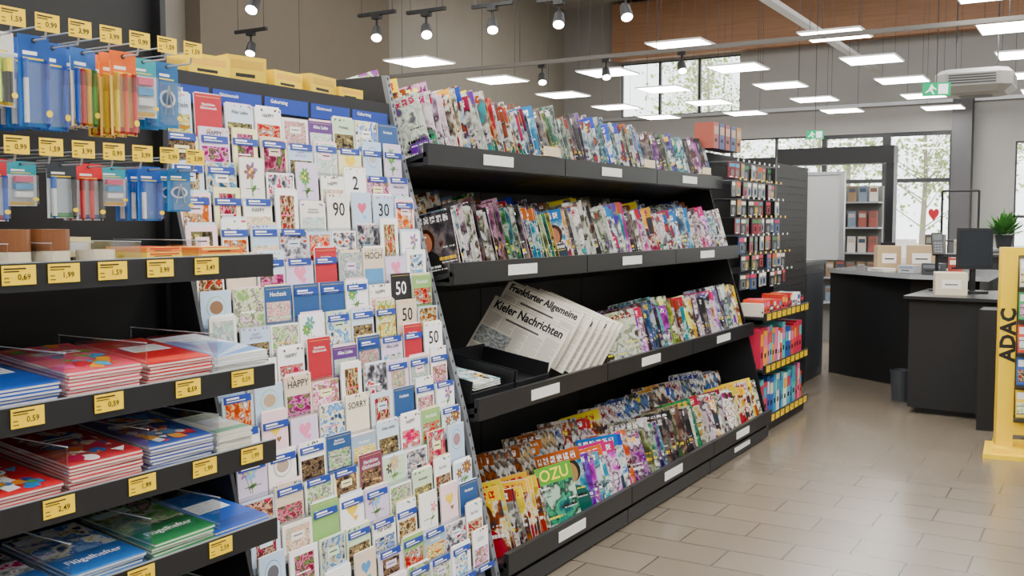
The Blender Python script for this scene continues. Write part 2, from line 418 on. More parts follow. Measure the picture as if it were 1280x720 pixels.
b.box(-4.05, -3.95, 14.02, 14.28, 0, 2.33, BLACK); b.box(-2.6, -2.5, 14.02, 14.28, 0, 2.33, BLACK)
thing1('entrance_gate', b, (-3.3, 14.1, 0), 'black portal frame with a wide header standing before the exit', 'portal')

# ------------------------------------------------------------------ magazines
PALS = [(['7c0c14', 'b01820', 'd8b898', '301410', 'e8e0d8'], 'ffffff', None), (['102c5c', '1c4f9c', '6c98c0', '182030', 'd0d8e0'], 'ffffff', None),
        (['14401c', '2c7a34', '90b058', '10240c', 'd8e0c0'], 'ffe838', None), (['0c0c0e', '201c1e', '484048', '787068', '401010'], 'e8e8e8', None),
        (['c8c0b8', 'e4dcd4', '887870', '302820', 'f0ece8'], 'b01020', None), (['a02858', 'd87898', 'f0d8dc', '502040', 'e8e0e0'], 'ffffff', 'c81460'),
        (['c89810', 'e8c030', 'f0e8d0', '904018', '303038'], 'c81018', 'f8cc10'), (['101820', '2c4058', '6484a0', '0c0e12', 'c0c8cc'], 'e8c030', None),
        (['403020', '786048', 'b0a088', '201810', '586038'], 'ffffff', None), (['107080', '40a0b0', 'c0dcd8', '0c4050', 'f0f0ec'], 'ffffff', 'c83010'),
        (['d8dce0', 'a8b8c8', '486078', 'f4f4f0', '181c28'], '1848a0', None), (['281048', '503078', '9878a8', '180820', 'd0c8d8'], 'ffe040', None),
        (['989890', '585850', 'd8d4d0', '282824', '902018'], 'f8f0e8', '902018'), (['8c0c1c', 'd8b0b0', '500c14', 'b02030', 'f0f0f0'], 'ffe028', None),
        (['203c2c', '407858', 'a0b0a0', '10241c', 'e0e0d8'], 'ffffff', None), (['2060a8', '80b0d8', 'f0f0e8', '183050', 'c03828'], 'ffffff', '1c60b8'),
        (['e8e8e4', 'c0b8a8', 'f8f8f4', '706858', '3878a8'], 'c01828', None), (['d87020', 'f0b070', 'f4ece0', '683010', '283848'], 'ffffff', None),
        (['506070', '98a8b0', 'd8dcdc', '202c38', 'a83028'], 'ffe038', None), (['c8a0a8', 'f0e0e0', '785060', 'f8f4f0', '402838'], '901848', None)]
COVERS = [cover('cover_%02d' % i, p, t, i % 3 == 0, s) for i, (p, t, s) in enumerate(PALS)]
SPINE = [mat(p[1], .4) for p, t, s in PALS]
def mag_mesh(cv, sp, w, h, t, bend):
    b = MB(); n = 5
    xs = [-w/2+w*i/n for i in range(n+1)]; yb = [bend*((i/n-.5)**2)*4-bend for i in range(n+1)]
    for i in range(n):
        u0, u1 = i/n, (i+1)/n; a, c = xs[i], xs[i+1]; p, q = yb[i], yb[i+1]
        b.poly([(a, p-t/2, 0), (c, q-t/2, 0), (c, q-t/2, h), (a, p-t/2, h)], cv, uv=[(u0, 0), (u1, 0), (u1, 1), (u0, 1)], smooth=True)
        b.poly([(c, q+t/2, 0), (a, p+t/2, 0), (a, p+t/2, h), (c, q+t/2, h)], cv, uv=[(1-u1, .1), (1-u0, .1), (1-u0, .7), (1-u1, .7)], smooth=True)
        b.poly([(a, p-t/2, h), (c, q-t/2, h), (c, q+t/2, h), (a, p+t/2, h)], PAPER); b.poly([(a, p+t/2, 0), (c, q+t/2, 0), (c, q-t/2, 0), (a, p-t/2, 0)], PAPER)
    e = yb[0]; f = yb[n]
    b.poly([(xs[0], e+t/2, 0), (xs[0], e-t/2, 0), (xs[0], e-t/2, h), (xs[0], e+t/2, h)], sp)
    b.poly([(xs[n], f-t/2, 0), (xs[n], f+t/2, 0), (xs[n], f+t/2, h), (xs[n], f-t/2, h)], sp if R.random() < .7 else PAPER)
    return b.mesh('magazine')
MAGS = []
for i, cv in enumerate(COVERS):
    for k in range(3):
        w = [.21, .19, .22][k]; h = [.285, .265, .305][k]
        MAGS.append((mag_mesh(cv, SPINE[(i*7+k*3) % len(SPINE)] if k else SPINE[i], w, h, [.004, .007, .003][k], .003), w, i))
CNAME = ['red', 'blue', 'green', 'black', 'white', 'pink', 'yellow', 'dark blue', 'brown', 'turquoise', 'pale', 'purple', 'grey', 'crimson', 'dark green', 'light blue', 'cream', 'orange', 'slate', 'rose']
def frame(d, z, t=15.): return T(-d, 0, z) @ Ry(-t)
REST = []
def mags(F, a0, a1, alpha, sp, group, pool=None, hs=1., xo=-.025, rest=False):
    y = a0; run = 0; cur = None
    while y < a1:
        if run <= 0: cur = R.choice(MAGS if not pool else [m for m in MAGS if m[2] in pool]); run = R.choice([1, 1, 1, 2, 2, 3])
        run -= 1
        me, w, ci = cur; a = math.radians(alpha)
        hx_ = (w*math.sin(a)+.02)/2
        s = hs*R.uniform(.9, 1.05); roll = R.uniform(-3.5, 3.5)
        M = F @ T(xo-hx_-R.uniform(0, .014), y, .002+abs(math.sin(math.radians(roll)))*w/2) @ Rz(90-alpha+R.uniform(-1.5, 1.5)) @ Rx(R.uniform(-1, 1.2)) @ Ry(roll) @ Matrix.Diagonal((1, 1, s, 1))
        if rest: REST.append((me, M))
        else: ob('magazine', me, M=M, label='magazine with a %s cover on the black display shelf' % CNAME[ci], cat='magazine', group=group)
        y += sp*R.uniform(.75, 1.25)

U = [3.39, 4.61, 5.83, 7.05]
SH = [(2.06, .17, .42), (2.20, .79, .44), (2.32, 1.345, .44), (2.45, 1.84, .44)]
LAB = mat('e4e4e0', .4)
for k in range(3):
    a0, a1 = U[k]+.004, U[k+1]-.004; am = (a0+a1)/2; L = (-2.95, am, 0)
    root = ob('magazine_rack', None, M=T(*L), label='black metal magazine rack unit with four tilted display shelves', cat='magazine rack', group='magazine rack units in a row')
    b = MB(); b.box(-3.0, -2.96, a0, a1, 0, 2.12, BLACK2); ob('back_panel', b.mesh('back_panel', L), root)
    b = MB(); b.box(-2.96, -2.09, a0, a1, 0, .09, BLACK); b.box(-2.09, -2.07, a0, a1, .01, .085, DARK)
    ob('base', b.mesh('base', L), root)
    for i, (d, z, dp) in enumerate(SH):
        F = frame(d, z)
        b = MB(); b.box(-dp, 0, a0, a1, -.02, 0, BLACK, F)
        W = T(-d, 0, z)
        b.box(-.012, .012, a0, a1, -.055, .035, BLACK, W)
        b.box(-.2, -.012, a0, a1, -.06, -.045, BLACK, W)
        if i != 1:
            b.box(-dp, -.235, a0, a1, .0, .12, BLACK, F)
        s = ob('shelf', b.mesh('shelf', L), root)
        lb = MB(); c = am-.05
        lb.box(.013, .016, c-.13, c+.13, -.035, .012, LAB, W)
        ob('shelf_label', lb.mesh('shelf_label', L), s, label='white label strip')
        if i == 0 and k == 2:
            lb = MB(); lb.box(-2.07, -2.065, c-.1, c+.22, .04, .07, LAB); ob('shelf_label', lb.mesh('shelf_label', L), root)
# slanted perforated end panels
def endpanel(a0, a1, label, front):
    L = (-2.6, (a0+a1)/2, 0)
    root = ob('rack_side_panel', None, M=T(*L), label=label, cat='side panel')
    pr = [(-2.13, .0), (-2.09, .1), (-2.25, .765), (-2.42, 1.33), (-2.56, 1.82), (-2.64, 2.16), (-3.0, 2.16), (-3.0, 0)]
    b = MB()
    b.poly([(x, a0, z) for x, z in pr], BLACK); b.poly([(x, a1, z) for x, z in pr[::-1]], BLACK)
    n = len(pr)
    for i in range(n):
        p, q = pr[i], pr[(i+1) % n]
        b.poly([(p[0], a0, p[1]), (p[0], a1, p[1]), (q[0], a1, q[1]), (q[0], a0, q[1])], BLACK)
    ob('panel', b.mesh('panel', L), root)
    e = MB()
    for i in range(1, 5):
        p, q = pr[i], pr[i+1]
        e.poly([(p[0]+.012, a0-.001, p[1]), (p[0]+.012, a1+.001, p[1]), (q[0]+.012, a1+.001, q[1]), (q[0]+.012, a0-.001, q[1])], front)
        e.poly([(p[0]+.012, a0-.001, p[1]), (q[0]+.012, a0-.001, q[1]), (q[0]-.01, a0-.001, q[1]), (p[0]-.01, a0-.001, p[1])], front)
        for j in range(12):
            t = (j+.5)/12; x = p[0]+(q[0]-p[0])*t; z = p[1]+(q[1]-p[1])*t
            e.box(x+.0125, x+.0135, (a0+a1)/2-.004, (a0+a1)/2+.004, z-.008, z+.008, INK)
    ob('slotted_upright', e.mesh('slotted_upright', L), root, label='grey slotted metal strip')
endpanel(3.358, 3.382, 'slanted black side panel with a grey slotted front edge', mat('6c7076', .4))
endpanel(7.049, 7.067, 'slanted black side panel closing the magazine rack', BLACK)

g4, g3, g2, g1 = 'magazines on the top shelf', 'magazines on the upper middle shelf', 'magazines on the lower middle shelf', 'magazines on the bottom shelf'
F4 = frame(2.45, 1.84); F3 = frame(2.32, 1.345); F2 = frame(2.20, .79); F1 = frame(2.06, .17)
STEPT = T(-.235, 0, .12)
mags(F4, 3.49, 4.49, 74, .034, g4, pool=[0, 1, 4, 7, 12, 15, 6, 16, 18], hs=1.07); mags(F4, 4.55, 5.82, 71, .041, g4, pool=[3, 7, 1, 8, 12, 14, 15, 18], hs=1.07); mags(F4, 5.88, 6.99, 71, .048, g4, pool=[3, 7, 8, 1, 11, 10, 18], hs=1.05)
B4 = F4 @ STEPT
mags(B4, 3.49, 4.52, 70, .045, g4, pool=[0, 2, 4, 1, 12, 13, 6, 10, 16], hs=1.1); mags(B4, 4.58, 6.98, 66, .06, g4, pool=[3, 7, 1, 8, 13, 11, 4, 18], hs=1.06, rest=True)
mags(F3, 3.5, 4.42, 73, .034, g3, pool=[2, 9, 4, 3, 10, 16, 14, 8, 0], hs=1.06); mags(F3, 4.48, 5.78, 69, .042, g3, pool=[2, 9, 4, 3, 10, 16, 17, 19, 6, 5, 15], hs=1.06); mags(F3, 5.85, 6.98, 70, .05, g3, pool=[4, 12, 10, 5, 16, 15, 14, 19], hs=1.05)
B3 = F3 @ STEPT
mags(B3, 3.52, 6.98, 66, .06, g3, rest=True)
mags(F2, 5.16, 6.98, 70, .045, g2, hs=1.08); mags(F2 @ T(-.21, 0, .05), 5.5, 6.98, 66, .07, g2, rest=True)
mags(F1, 3.47, 3.86, 66, .033, g1, pool=[6, 0, 12]); mags(F1, 4.22, 4.78, 52, .05, g1, pool=[9, 1, 5, 15, 6, 17]); mags(F1, 4.88, 5.78, 58, .054, g1, pool=[3, 2, 11, 8, 14, 18, 16]); mags(F1, 5.88, 6.98, 62, .056, g1, pool=[5, 10, 4, 6, 12, 17, 19])
B1 = F1 @ STEPT
mags(B1, 3.52, 4.5, 64, .045, g1, pool=[0, 4, 9, 12, 10, 16], hs=.96, rest=True); mags(B1, 4.58, 6.98, 58, .06, g1, rest=True)
# the remaining, mostly hidden back-tier magazines as one object
V, Fc, MI, UV, ML = [], [], [], [], []
for me, M in REST:
    o = len(V); V += [tuple(M @ v.co) for v in me.vertices]
    idx = []
    for m in me.materials:
        if m not in ML: ML.append(m)
        idx.append(ML.index(m))
    ud = me.uv_layers[0].data
    for p in me.polygons:
        Fc.append([o+i for i in p.vertices]); MI.append(idx[p.material_index]); UV += [tuple(ud[l].uv) for l in p.loop_indices]
nm = bpy.data.meshes.new('magazine'); nm.from_pydata(V, [], Fc)
for m in ML: nm.materials.append(m)
nm.polygons.foreach_set('material_index', MI)
nm.uv_layers.new(name='UVMap').data.foreach_set('uv', [c for u in UV for c in u]); nm.update()
ob('magazine', nm, label='tightly packed magazines filling the raised rear steps of the shelves', cat='magazine', group='magazines on the rear steps', kind='stuff')

# newspapers in tray
a20 = math.radians(20)
va = Vector((math.cos(a20), 0, -math.sin(a20))); vn = Vector((math.sin(a20), 0, math.cos(a20)))
vb = (Vector((0, 1, 0))*.45+vn*.89).normalized(); vf = -(va.cross(vb))
NM = Matrix((va, vf, vb)).transposed().to_4x4()
PHOTO = cover('news_photo', ['808488', 'a0a4a8', 'c8ccc8', '686c70', 'b0b0a8'], '606060', False, None, False)
def news(title, w=.45, h=.31):
    b = MB(); P = mat('efe9da', .85)
    b.box(0, w, 0, .014, 0, h, P); y = -.0006
    b.rect(.01, w-.01, h-.01, h-.0085, INK, y)
    if title:      # heavy condensed masthead
        b.text(title, w/2, h-.037, INK, y, w=w*.9, bold=.015, sx=.86)
        b.text(title, w/2+.0012, h-.037, INK, y-.0002, w=w*.9, bold=.015, sx=.86)
    b.rect(.01, w-.01, h-.066, h-.065, INK, y)
    b.rect(.01, w*.44, .06, .15, PHOTO, y)
    G_ = mat('b8b4aa', .8)
    for cidx in range(5):
        x0 = .01+cidx*(w-.02)/5
        for r_ in range(42):
            z = .008+r_*.0058
            if x0 < w*.4 and .054 < z < .154: continue
            if z > h-.078: continue
            if w*.24 < x0 < w*.7 and z > h-.1: continue
            b.rect(x0+.003, x0+(w-.02)/5-.003-(.02 if r_ % 7 == 3 else 0), z, z+.0028, G_, y)
    b.rect(w*.26, w*.7, h-.093, h-.083, mat('5a5650', .8), y-.0003)
    return b.mesh('newspaper')
base = Vector((-2.74, 4.12, .92))
for i, (t, up, al) in enumerate([('Kieler Nachrichten', 0, 0), ('Frankfurter Allgemeine', .09, 0), (None, .07, .03), ('Kieler Nachrichten', .07, .045), (None, .06, .06), ('Frankfurter Allgemeine', .055, .075), (None, .045, .085), ('Frankfurter Allgemeine', .035, .09)]):
    p = base+Vector((0, .055*i, 0))+vb*up+va*al
    ob('newspaper', news(t), M=T(*p) @ NM, label='folded broadsheet newspaper leaning back in the black tray', cat='newspaper', group='newspapers in the tray')
def tray(a0, a1, z, d0=2.24, d1=2.62):
    M = T(-d1, a0, z+.06) @ Ry(9)
    w = a1-a0; dd = d1-d0; b = MB()
    b.box(0, dd, 0, w, 0, .008, BLACK, M); b.box(0, .008, 0, w, .008, .1, BLACK, M); b.box(dd-.008, dd, 0, w, .008, .04, BLACK, M)
    b.box(.008, dd-.008, 0, .008, .008, .09, BLACK, M); b.box(.008, dd-.008, w-.008, w, .008, .09, BLACK, M)
    ob('newspaper_tray', b.mesh('newspaper_tray', (-d1, a0, z)), M=T(-d1, a0, z), label='open black plastic newspaper tray on the shelf', cat='tray', group='newspaper trays')
tray(3.42, 3.76, .8); tray(3.78, 4.08, .8)
m_ = mag_mesh(COVERS[10], PAPER, .21, .29, .006, 0)
for j in range(3):
    ob('magazine', m_, M=T(-2.42, 3.6, .865+.009*j) @ Ry(9) @ Rz(90+j*2) @ T(0, -.145, 0) @ Rx(-90), label='magazine lying flat in the black tray', cat='magazine', group=g2)
# leaflet holders on top shelf lip
for a in (4.45, 5.7, 6.7):
    b = MB(); b.box(-.08, .08, 0, .004, 0, .045, mat('d9c9a4', .7)); b.box(-.08, .08, 0, .05, -.002, 0, mat('d9c9a4', .7))
    ob('leaflet', b.mesh('leaflet'), M=T(-2.43, a, 1.88) @ Rz(90), label='small beige card leaning on the shelf lip', cat='leaflet', group='beige cards on the top shelf')
# green comic facing the aisle
b = MB(); b.box(-.1, .1, 0, .006, 0, .28, mat('5aa02c', .3), None, {'front': COVERS[2]}); b.rect(-.1, .1, .2, .28, mat('4f9c2c', .3), -.0006); b.text('OZU', 0, .24, mat('ffe030', .4), -.001, w=.16)
ob('magazine', b.mesh('magazine'), M=F1 @ T(-.05, 4.0, .002) @ Rz(62), label='green comic magazine with yellow lettering facing the aisle', cat='magazine', group=g1)

# ------------------------------------------------------------------ greeting-card rack
CA0, CA1 = 2.125, 3.345
L = (-2.6, 2.73, 0)
root = ob('greeting_card_rack', None, M=T(*L), label='slanted greeting card rack with many narrow stepped tiers', cat='card rack')
NT = 17; STEP = .102; TZ = [1.815-STEP*i for i in range(NT)]
NC = 9; CW = (CA1-CA0)/NC
def TD(z): return 2.045+.275*z
b = MB(); LG = mat('b0b4ba', .5)
b.poly([(-TD(0.05)-.05, CA0, .05), (-TD(0.05)-.05, CA1, .05), (-TD(2.0)-.05, CA1, 2.0), (-TD(2.0)-.05, CA0, 2.0)], mat('747880', .5))
b.box(-2.95, -2.9, CA0, CA1, 0, 2.03, BLACK2); b.box(-2.9, -2.13, CA0, CA1, 0, .09, BLACK)
ob('body', b.mesh('body', L), root)
b = MB(); b.box(-2.66, -2.615, CA0, CA1, 1.985, 2.04, BLACK)
b.box(-2.615, -2.6, CA0, CA1, 1.94, 2.04, BLACK); ob('header_rail', b.mesh('header_rail', L), root)
for i in range(5):
    b = MB(); y0 = CA0+.02+i*.24
    M = T(-2.598, y0+.115, 1.975) @ Rz(90)
    b.box(-.112, .112, 0, .002, -.035, .02, BLUE, M)
    b.text('Geburtstag' if i % 2 == 0 else 'Glückwunsch', -.04, .004, W_, -.001, w=.085, M=M)
    ob('header_sign', b.mesh('header_sign', L), root, label='dark blue header strip with white lettering')
pr = [(-2.13, .0), (-2.07, .1), (-2.58, 2.04), (-2.95, 2.04), (-2.95, 0)]
b = MB()
for a0, a1 in ((2.108, 2.122),):
    b.poly([(x, a0, z) for x, z in pr], DARK); b.poly([(x, a1, z) for x, z in pr[::-1]], DARK)
    for i in range(len(pr)):
        p, q = pr[i], pr[(i+1) % len(pr)]
        b.poly([(p[0], a0, p[1]), (p[0], a1, p[1]), (q[0], a1, q[1]), (q[0], a0, q[1])], DARK)
ob('side_panel', b.mesh('side_panel', L), root, label='dark slanted side panel')
for i, z in enumerate(TZ):
    d = TD(z); b = MB()
    b.box(-d-.045, -d, CA0, CA1, z-.006, z-.001, LG); b.box(-d-.001, -d+.002, CA0, CA1, z-.006, z+.018, CLEAR)
    t = ob('tier', b.mesh('tier', L), root, label='pale stepped tier with a clear front lip')
    for c in range(NC):
        if (c*3+i*5) % 8 in (0, 2, 5) or i == 0:
            g = MB(); yy = CA0+CW*(c+.5); M = T(-d+.019, yy, z) @ Rz(90) @ Rx(-6)
            g.box(-.056, .056, 0, .002, -.008, .015, BLUE, M); g.box(-.05, .05, .002, .018, -.008, -.005, CLEAR, M)
            g.rect(-.047, .005, .004, .01, W_, -.001, M); g.rect(-.047, .03, -.003, 0, W_, -.001, M)
            ob('shelf_label', g.mesh('shelf_label', L), t, label='small blue label strip')
# cards
PASTEL = ['ffffff', 'fbf8f0', 'f4e8d0', 'd0e0f0', 'f8d4de', 'f4eeb0', 'c8e0bc', 'fcfcfc', 'f0ece4', 'e0ccb4', 'bcd4ec', 'dccce8', 'ffffff', 'ffffff']
STRONG = ['e0557f', 'd8343a', '4f8fc4', '8c63a3', 'f0a840', '5f9c4c', '38383c', '4a9aa8', 'f5d020', '8a5a3a', 'c8b090', 'ea86ae', '93c46a', '7db8e0']
PHO = [cover('card_photo_%d' % i, p, 'ffffff', False, None, False) for i, p in enumerate([['88b878', 'c0d8a0', 'f0f0e0', '507840', 'f0d0d8'], ['f8c8d8', 'e870a0', 'ffffff', 'c03870', '90b070'],
       ['a0c8e8', '5890c0', 'f0f8ff', 'e8d8b0', '305880'], ['503828', '907050', 'd8c0a0', '281810', 'c04030'], ['f0e0a0', 'f0b040', 'fff8e0', 'a0c060', 'd86030'], ['303038', '686870', 'a8a8b0', 'e8e8e8', 'b0203c'],
       ['c8e0e8', 'a8c8b8', 'e8e0d0', '88a8b8', 'f0e8e0'], ['e8c8b8', 'd8a898', 'f8e8e0', 'a87868', 'c8d8c0'], ['702848', 'a84870', 'd898b0', '401828', '708848'],
       ['282018', '584838', '988868', '181008', 'c8b078'], ['b01828', 'd84848', 'f0c0a0', '680c18', 'f0f0f0']])]
def heart(b, cx, cz, s, m, y):
    pts = []
    for i in range(22):
        t = 2*pi*i/22
        pts.append((cx+s*(16*math.sin(t)**3)/17, y, cz+s*(13*math.cos(t)-5*math.cos(2*t)-2*math.cos(3*t)-math.cos(4*t))/17))
    b.poly(pts[::-1], m)
def card_mesh(kind, r, word=None):
    q_ = r.random()
    w, h = (.126, .132) if q_ < .45 else ((.112, .152) if q_ < .75 else (.131, .108))
    if word: w, h = (.126, .145)
    t = .006; base = r.choice(PASTEL); acc = r.choice(STRONG); acc2 = r.choice(STRONG)
    if kind == 'dark': base = r.choice(['18181c', 'b81830', '22508a', '5c2f7c', '2a2a30', 'd6408a', '1e7a78', 'f0c838', '8ab868', '4a6890', '803050', '98b0c8'])
    b = MB(); bm = mat(base, .45); A = mat(acc, .45); A2 = mat(acc2, .45)
    b.box(-w/2, w/2, -t/2, t/2, 0, h, bm, None, {'top': PAPER, 'left': PAPER, 'right': PAPER}); y = -t/2-.0005; y2 = y-.0004
    # envelope peeking out behind the card
    if r.random() < .5:
        e = r.uniform(.004, .01); em = mat(r.choice(['f0e8d8', 'ffffff', 'e8c8d0', 'c8d8e8', 'd8c8a0']), .7)
        b.rect(-w/2+.004+e, w/2-.004+e*.4, h-.02, h+e, em, t/2+.0008); b.poly([(w/2-.004+e*.4, t/2+.0009, h-.02), (-w/2+.004+e, t/2+.0009, h-.02), (-w/2+.004+e, t/2+.0009, h+e), (w/2-.004+e*.4, t/2+.0009, h+e)], em)
    if kind == 'photo':
        k = r.choice([.006, .012, 0.001, .02]); b.rect(-w/2+k, w/2-k, h*.04, h-k, r.choice(PHO), y)
        if r.random() < .5: b.rect(-w*.22, w*.22, h*.5, h*.72, bm, y2); b.rect(-w*.15, w*.15, h*.6, h*.63, INK, y2-.0004)
        else: b.rect(-w*.3, w*.2, h*.4, h*.43, r.choice([A, W_]), y2)
    elif kind == 'flower':
        stem = mat('5f9440', .5)
        if r.random() < .5: b.rect(-w*.46, w*.46, h*.04, h*.96, mat(r.choice(PASTEL+['e8a0b8', '88b8d8']), .5), y+.0002)
        for q in range(r.choice([1, 2, 3])):
            cx = r.uniform(-.28, .28)*w; cz = h*r.uniform(.55, .78); rr = w*r.uniform(.12, .2); n = r.choice([5, 6, 8])
            b.poly([(cx-.0015, y, cz), (cx*.3-.0015, y, h*.15), (cx*.3+.0015, y, h*.15), (cx+.0015, y, cz)], stem)
            b.disc(cx*.5+.008, h*.33, .014, .005, stem, y, r.uniform(.3, 1.2))
            for i in range(n):
                a = 2*pi*i/n; b.disc(cx+rr*.75*math.cos(a), cz+rr*.75*math.sin(a), rr*.55, rr*.3, A if q % 2 == 0 else A2, y2-.0002*(i % 2), a)
            b.disc(cx, cz, rr*.28, rr*.28, mat('f6d040', .5), y2-.0006)
        b.rect(-w*.28, w*.28, h*.32, h*.335, INK, y2)
    elif kind == 'heart':
        heart(b, 0, h*.62, w*.24, A, y); heart(b, w*.12, h*.38, w*.1, A2, y2)
    elif kind in ('word', 'dark'):
        wd = word or r.choice(['HAPPY', 'Für Dich', 'Alles Liebe', 'Herzlichen\nGlückwunsch', 'Danke', 'Hochzeit', 'HAPPY\nBIRTHDAY'])
        col = A if kind == 'word' else W_
        if kind == 'word' and (r.random() < .4 or word): col = INK
        if kind == 'word' and not (word and len(word) <= 2) and r.random() < .8: b.rect(-w*.44, w*.44, h*.04, h*r.uniform(.45, .58), r.choice(PHO+[A2]), y)
        if len(wd) <= 2: b.text(wd, 0, h*.6, col, y2, h=h*.36, w=w*.7)
        else: b.text(wd, 0, h*r.choice([.74, .8]), col, y2, w=w*(.8 if word else r.choice([.45, .6])))
        if kind == 'word':
            for i in range(5): b.disc(r.uniform(-.44, .44)*w, h*r.uniform(.92, .97), .004, .004, r.choice([A, A2]), y, n=8)
        else:
            b.rect(-w*.44, w*.44, h*.93, h*.94, mat('d8b860', .3), y)
            if r.random() < .7 and not (word and len(word) <= 2): b.rect(-w*.44, w*.44, h*.1, h*.6, r.choice(PHO), y)
    elif kind == 'oval':
        b.disc(0, h*.6, w*.32, h*.27, A2, y, n=20); b.disc(0, h*.6, w*.3, h*.25, bm, y2, n=20); b.disc(0, h*.6, w*.22, h*.16, r.choice(PHO), y2-.0004, n=16)
    return b.mesh('greeting_card'), t
KINDS = ['photo', 'flower', 'word', 'photo', 'dark', 'flower', 'photo', 'word', 'photo', 'oval', 'photo', 'word', 'photo', 'flower', 'photo', 'dark', 'heart', 'photo', 'word', 'photo']
KN = {'photo': 'a printed picture', 'flower': 'painted flowers', 'word': 'a lettered greeting', 'dark': 'pale lettering on colour', 'heart': 'a heart motif', 'oval': 'an oval medallion'}
CR = random.Random(8)
CARDS = [(k, *card_mesh(k, CR)) for k in KINDS*5]
FIX = {(0, 0): ('word', 'Gutschein'), (1, 1): ('word', 'HAPPY\nBIRTHDAY'), (5, 1): ('word', '80'), (5, 2): ('word', 'HAPPY\nBIRTHDAY'), (10, 4): ('word', 'SORRY'),
       (9, 2): ('word', 'HAPPY'), (7, 7): ('word', '50'), (3, 7): ('word', '30'), (8, 8): ('word', '50'), (6, 7): ('dark', '50'), (5, 6): ('word', 'HOCH'), (2, 6): ('word', '2'), (13, 2): ('dark', 'Tatütata'),
       (12, 4): ('dark', 'Herzlichen\nGlückwunsch'), (3, 5): ('word', '90'), (1, 6): ('heart', None)}
for i, z in enumerate(TZ):
    d = TD(z)
    for c in range(NC):
        if (i, c) in FIX:
            k, wd = FIX[(i, c)]; me, t = card_mesh(k, CR, wd)
        else: k, me, t = CR.choice(CARDS)
        yy = CA0+CW*(c+.5)+CR.uniform(-.003, .003)
        M = T(-d-.010, yy, z) @ Ry(-3) @ Rz(90+CR.uniform(-1.5, 1.5))
        ob('greeting_card', me, M=M, label='greeting card with %s in the card rack' % KN[k], cat='greeting card', group='greeting cards in the stepped rack')

# goods on top of the rack
def cuboid(name, sx, sy, sz, m, M, label, cat, group, dec=None):
    b = MB(); b.box(-sx/2, sx/2, -sy/2, sy/2, 0, sz, m)
    e = .0006
    b.rect(-sx*.42, sx*.42, sz*.55, sz*.85, dec or WHITE, -sy/2-e); b.rect(-sx*.3, sx*.2, sz*.25, sz*.38, INK, -sy/2-e)
    b.rect(-sx*.3, sx*.3, -sy*.3, sy*.3, dec or WHITE, 0, T(0, 0, sz+e) @ TOP)
    return ob(name, b.mesh(name), M=M, label=label, cat=cat, group=group)
YP = mat('f0cc10', .5, noise=.1, scale=12); YP2 = mat('dcb818', .5, noise=.1, scale=12)
for i, (a, w, h) in enumerate([(2.28, .15, .05), (2.46, .17, .08), (2.65, .16, .1), (2.83, .17, .07), (3.02, .18, .08), (3.2, .15, .05)]):
    cuboid('yellow_carton', w, .2, h, YP if i % 2 else YP2, T(-2.78, a, 2.041) @ Rz(90+R.uniform(-12, 12)), 'low yellow carton lying on top of the card rack', 'box', 'yellow cartons on the rack top', mat(['c8a020', 'e8b030'][i % 2], .5))

# ------------------------------------------------------------------ stationery gondola
GA0, GA1 = .88, 2.10
L = (-2.5, 1.5, 0)
root = ob('stationery_shelf', None, M=T(*L), label='black gondola shelving unit with stationery and yellow price tags', cat='shelf unit')
b = MB(); b.box(-2.56, -2.52, GA0, GA1, 0, 2.3, BLACK2); b.box(-2.52, -2.06, GA0, GA1, 0, .1, BLACK)
for a in (GA0, GA1-.02): b.box(-2.52, -2.48, a, a+.02, .1, 2.3, BLACK)
ob('body', b.mesh('body', L), root)
def tagmesh(b, price, M, w=.08, h=.043):
    b.box(-w/2, w/2, 0, .002, -h/2, h/2, YEL, M)
    b.text(price, w*.14, -h*.12, INK, -.001, h=h*.36, M=M)
    b.rect(-w*.45, w*.2, h*.3, h*.37, INK, -.001, M); b.rect(-w*.45, 0, h*.17, h*.22, INK, -.001, M); b.rect(-w*.45, -w*.28, -h*.35, -h*.3, INK, -.001, M); b.rect(-w*.45, -w*.3, -h*.15, -h*.1, INK, -.001, M)
LEV = [(1.43, ['0,69', '1,99', '1,59', '3,99', '3,49'], [1.32, 1.43, 1.56, 1.7, 1.85], .42), (1.115, ['0,59']*4, [1.33, 1.54, 1.78, 1.97], .44), (.895, ['2,49', '1,99', '1,99', '1,99'], [1.4, 1.63, 1.83, 2.0], .44),
       (.665, ['0,99', '0,99', '2,59'], [1.37, 1.62, 1.88], .44), (.43, ['1,69', '1,69'], [1.6, 1.9], .44)]
for z, pr_, ys, dp in LEV:
    b = MB(); b.box(-2.06-dp, -2.065, GA0+.002, GA1-.002, z-.02, z, BLACK); b.box(-2.065, -2.05, GA0+.002, GA1-.002, z-.035, z+.028, BLACK)
    b.box(-2.06, -2.052, GA0+.002, GA1-.002, z+.024, z+.03, GREY)
    s = ob('shelf', b.mesh('shelf', L), root)
    for p, y in zip(pr_, ys):
        g = MB(); tagmesh(g, p, T(-2.046, y, z+.003) @ Rz(90)); ob('price_tag', g.mesh('price_tag', L), s, label='yellow price tag reading %s' % p)
    for y in ([1.44, 1.67, 1.9] if z < 1.2 else [1.31, 1.415, 1.525, 1.66, 1.85]):
        g = MB(); hh = .13 if z < 1.2 else .07
        g.box(-2.42, -2.07, y-.0015, y+.0015, z, z+hh, CLEAR); g.box(-2.42, -2.07, y-.002, y+.002, z+hh, z+hh+.002, mat('c8d0d8', .2)); ob('divider', g.mesh('divider', L), s, label='clear acrylic divider')
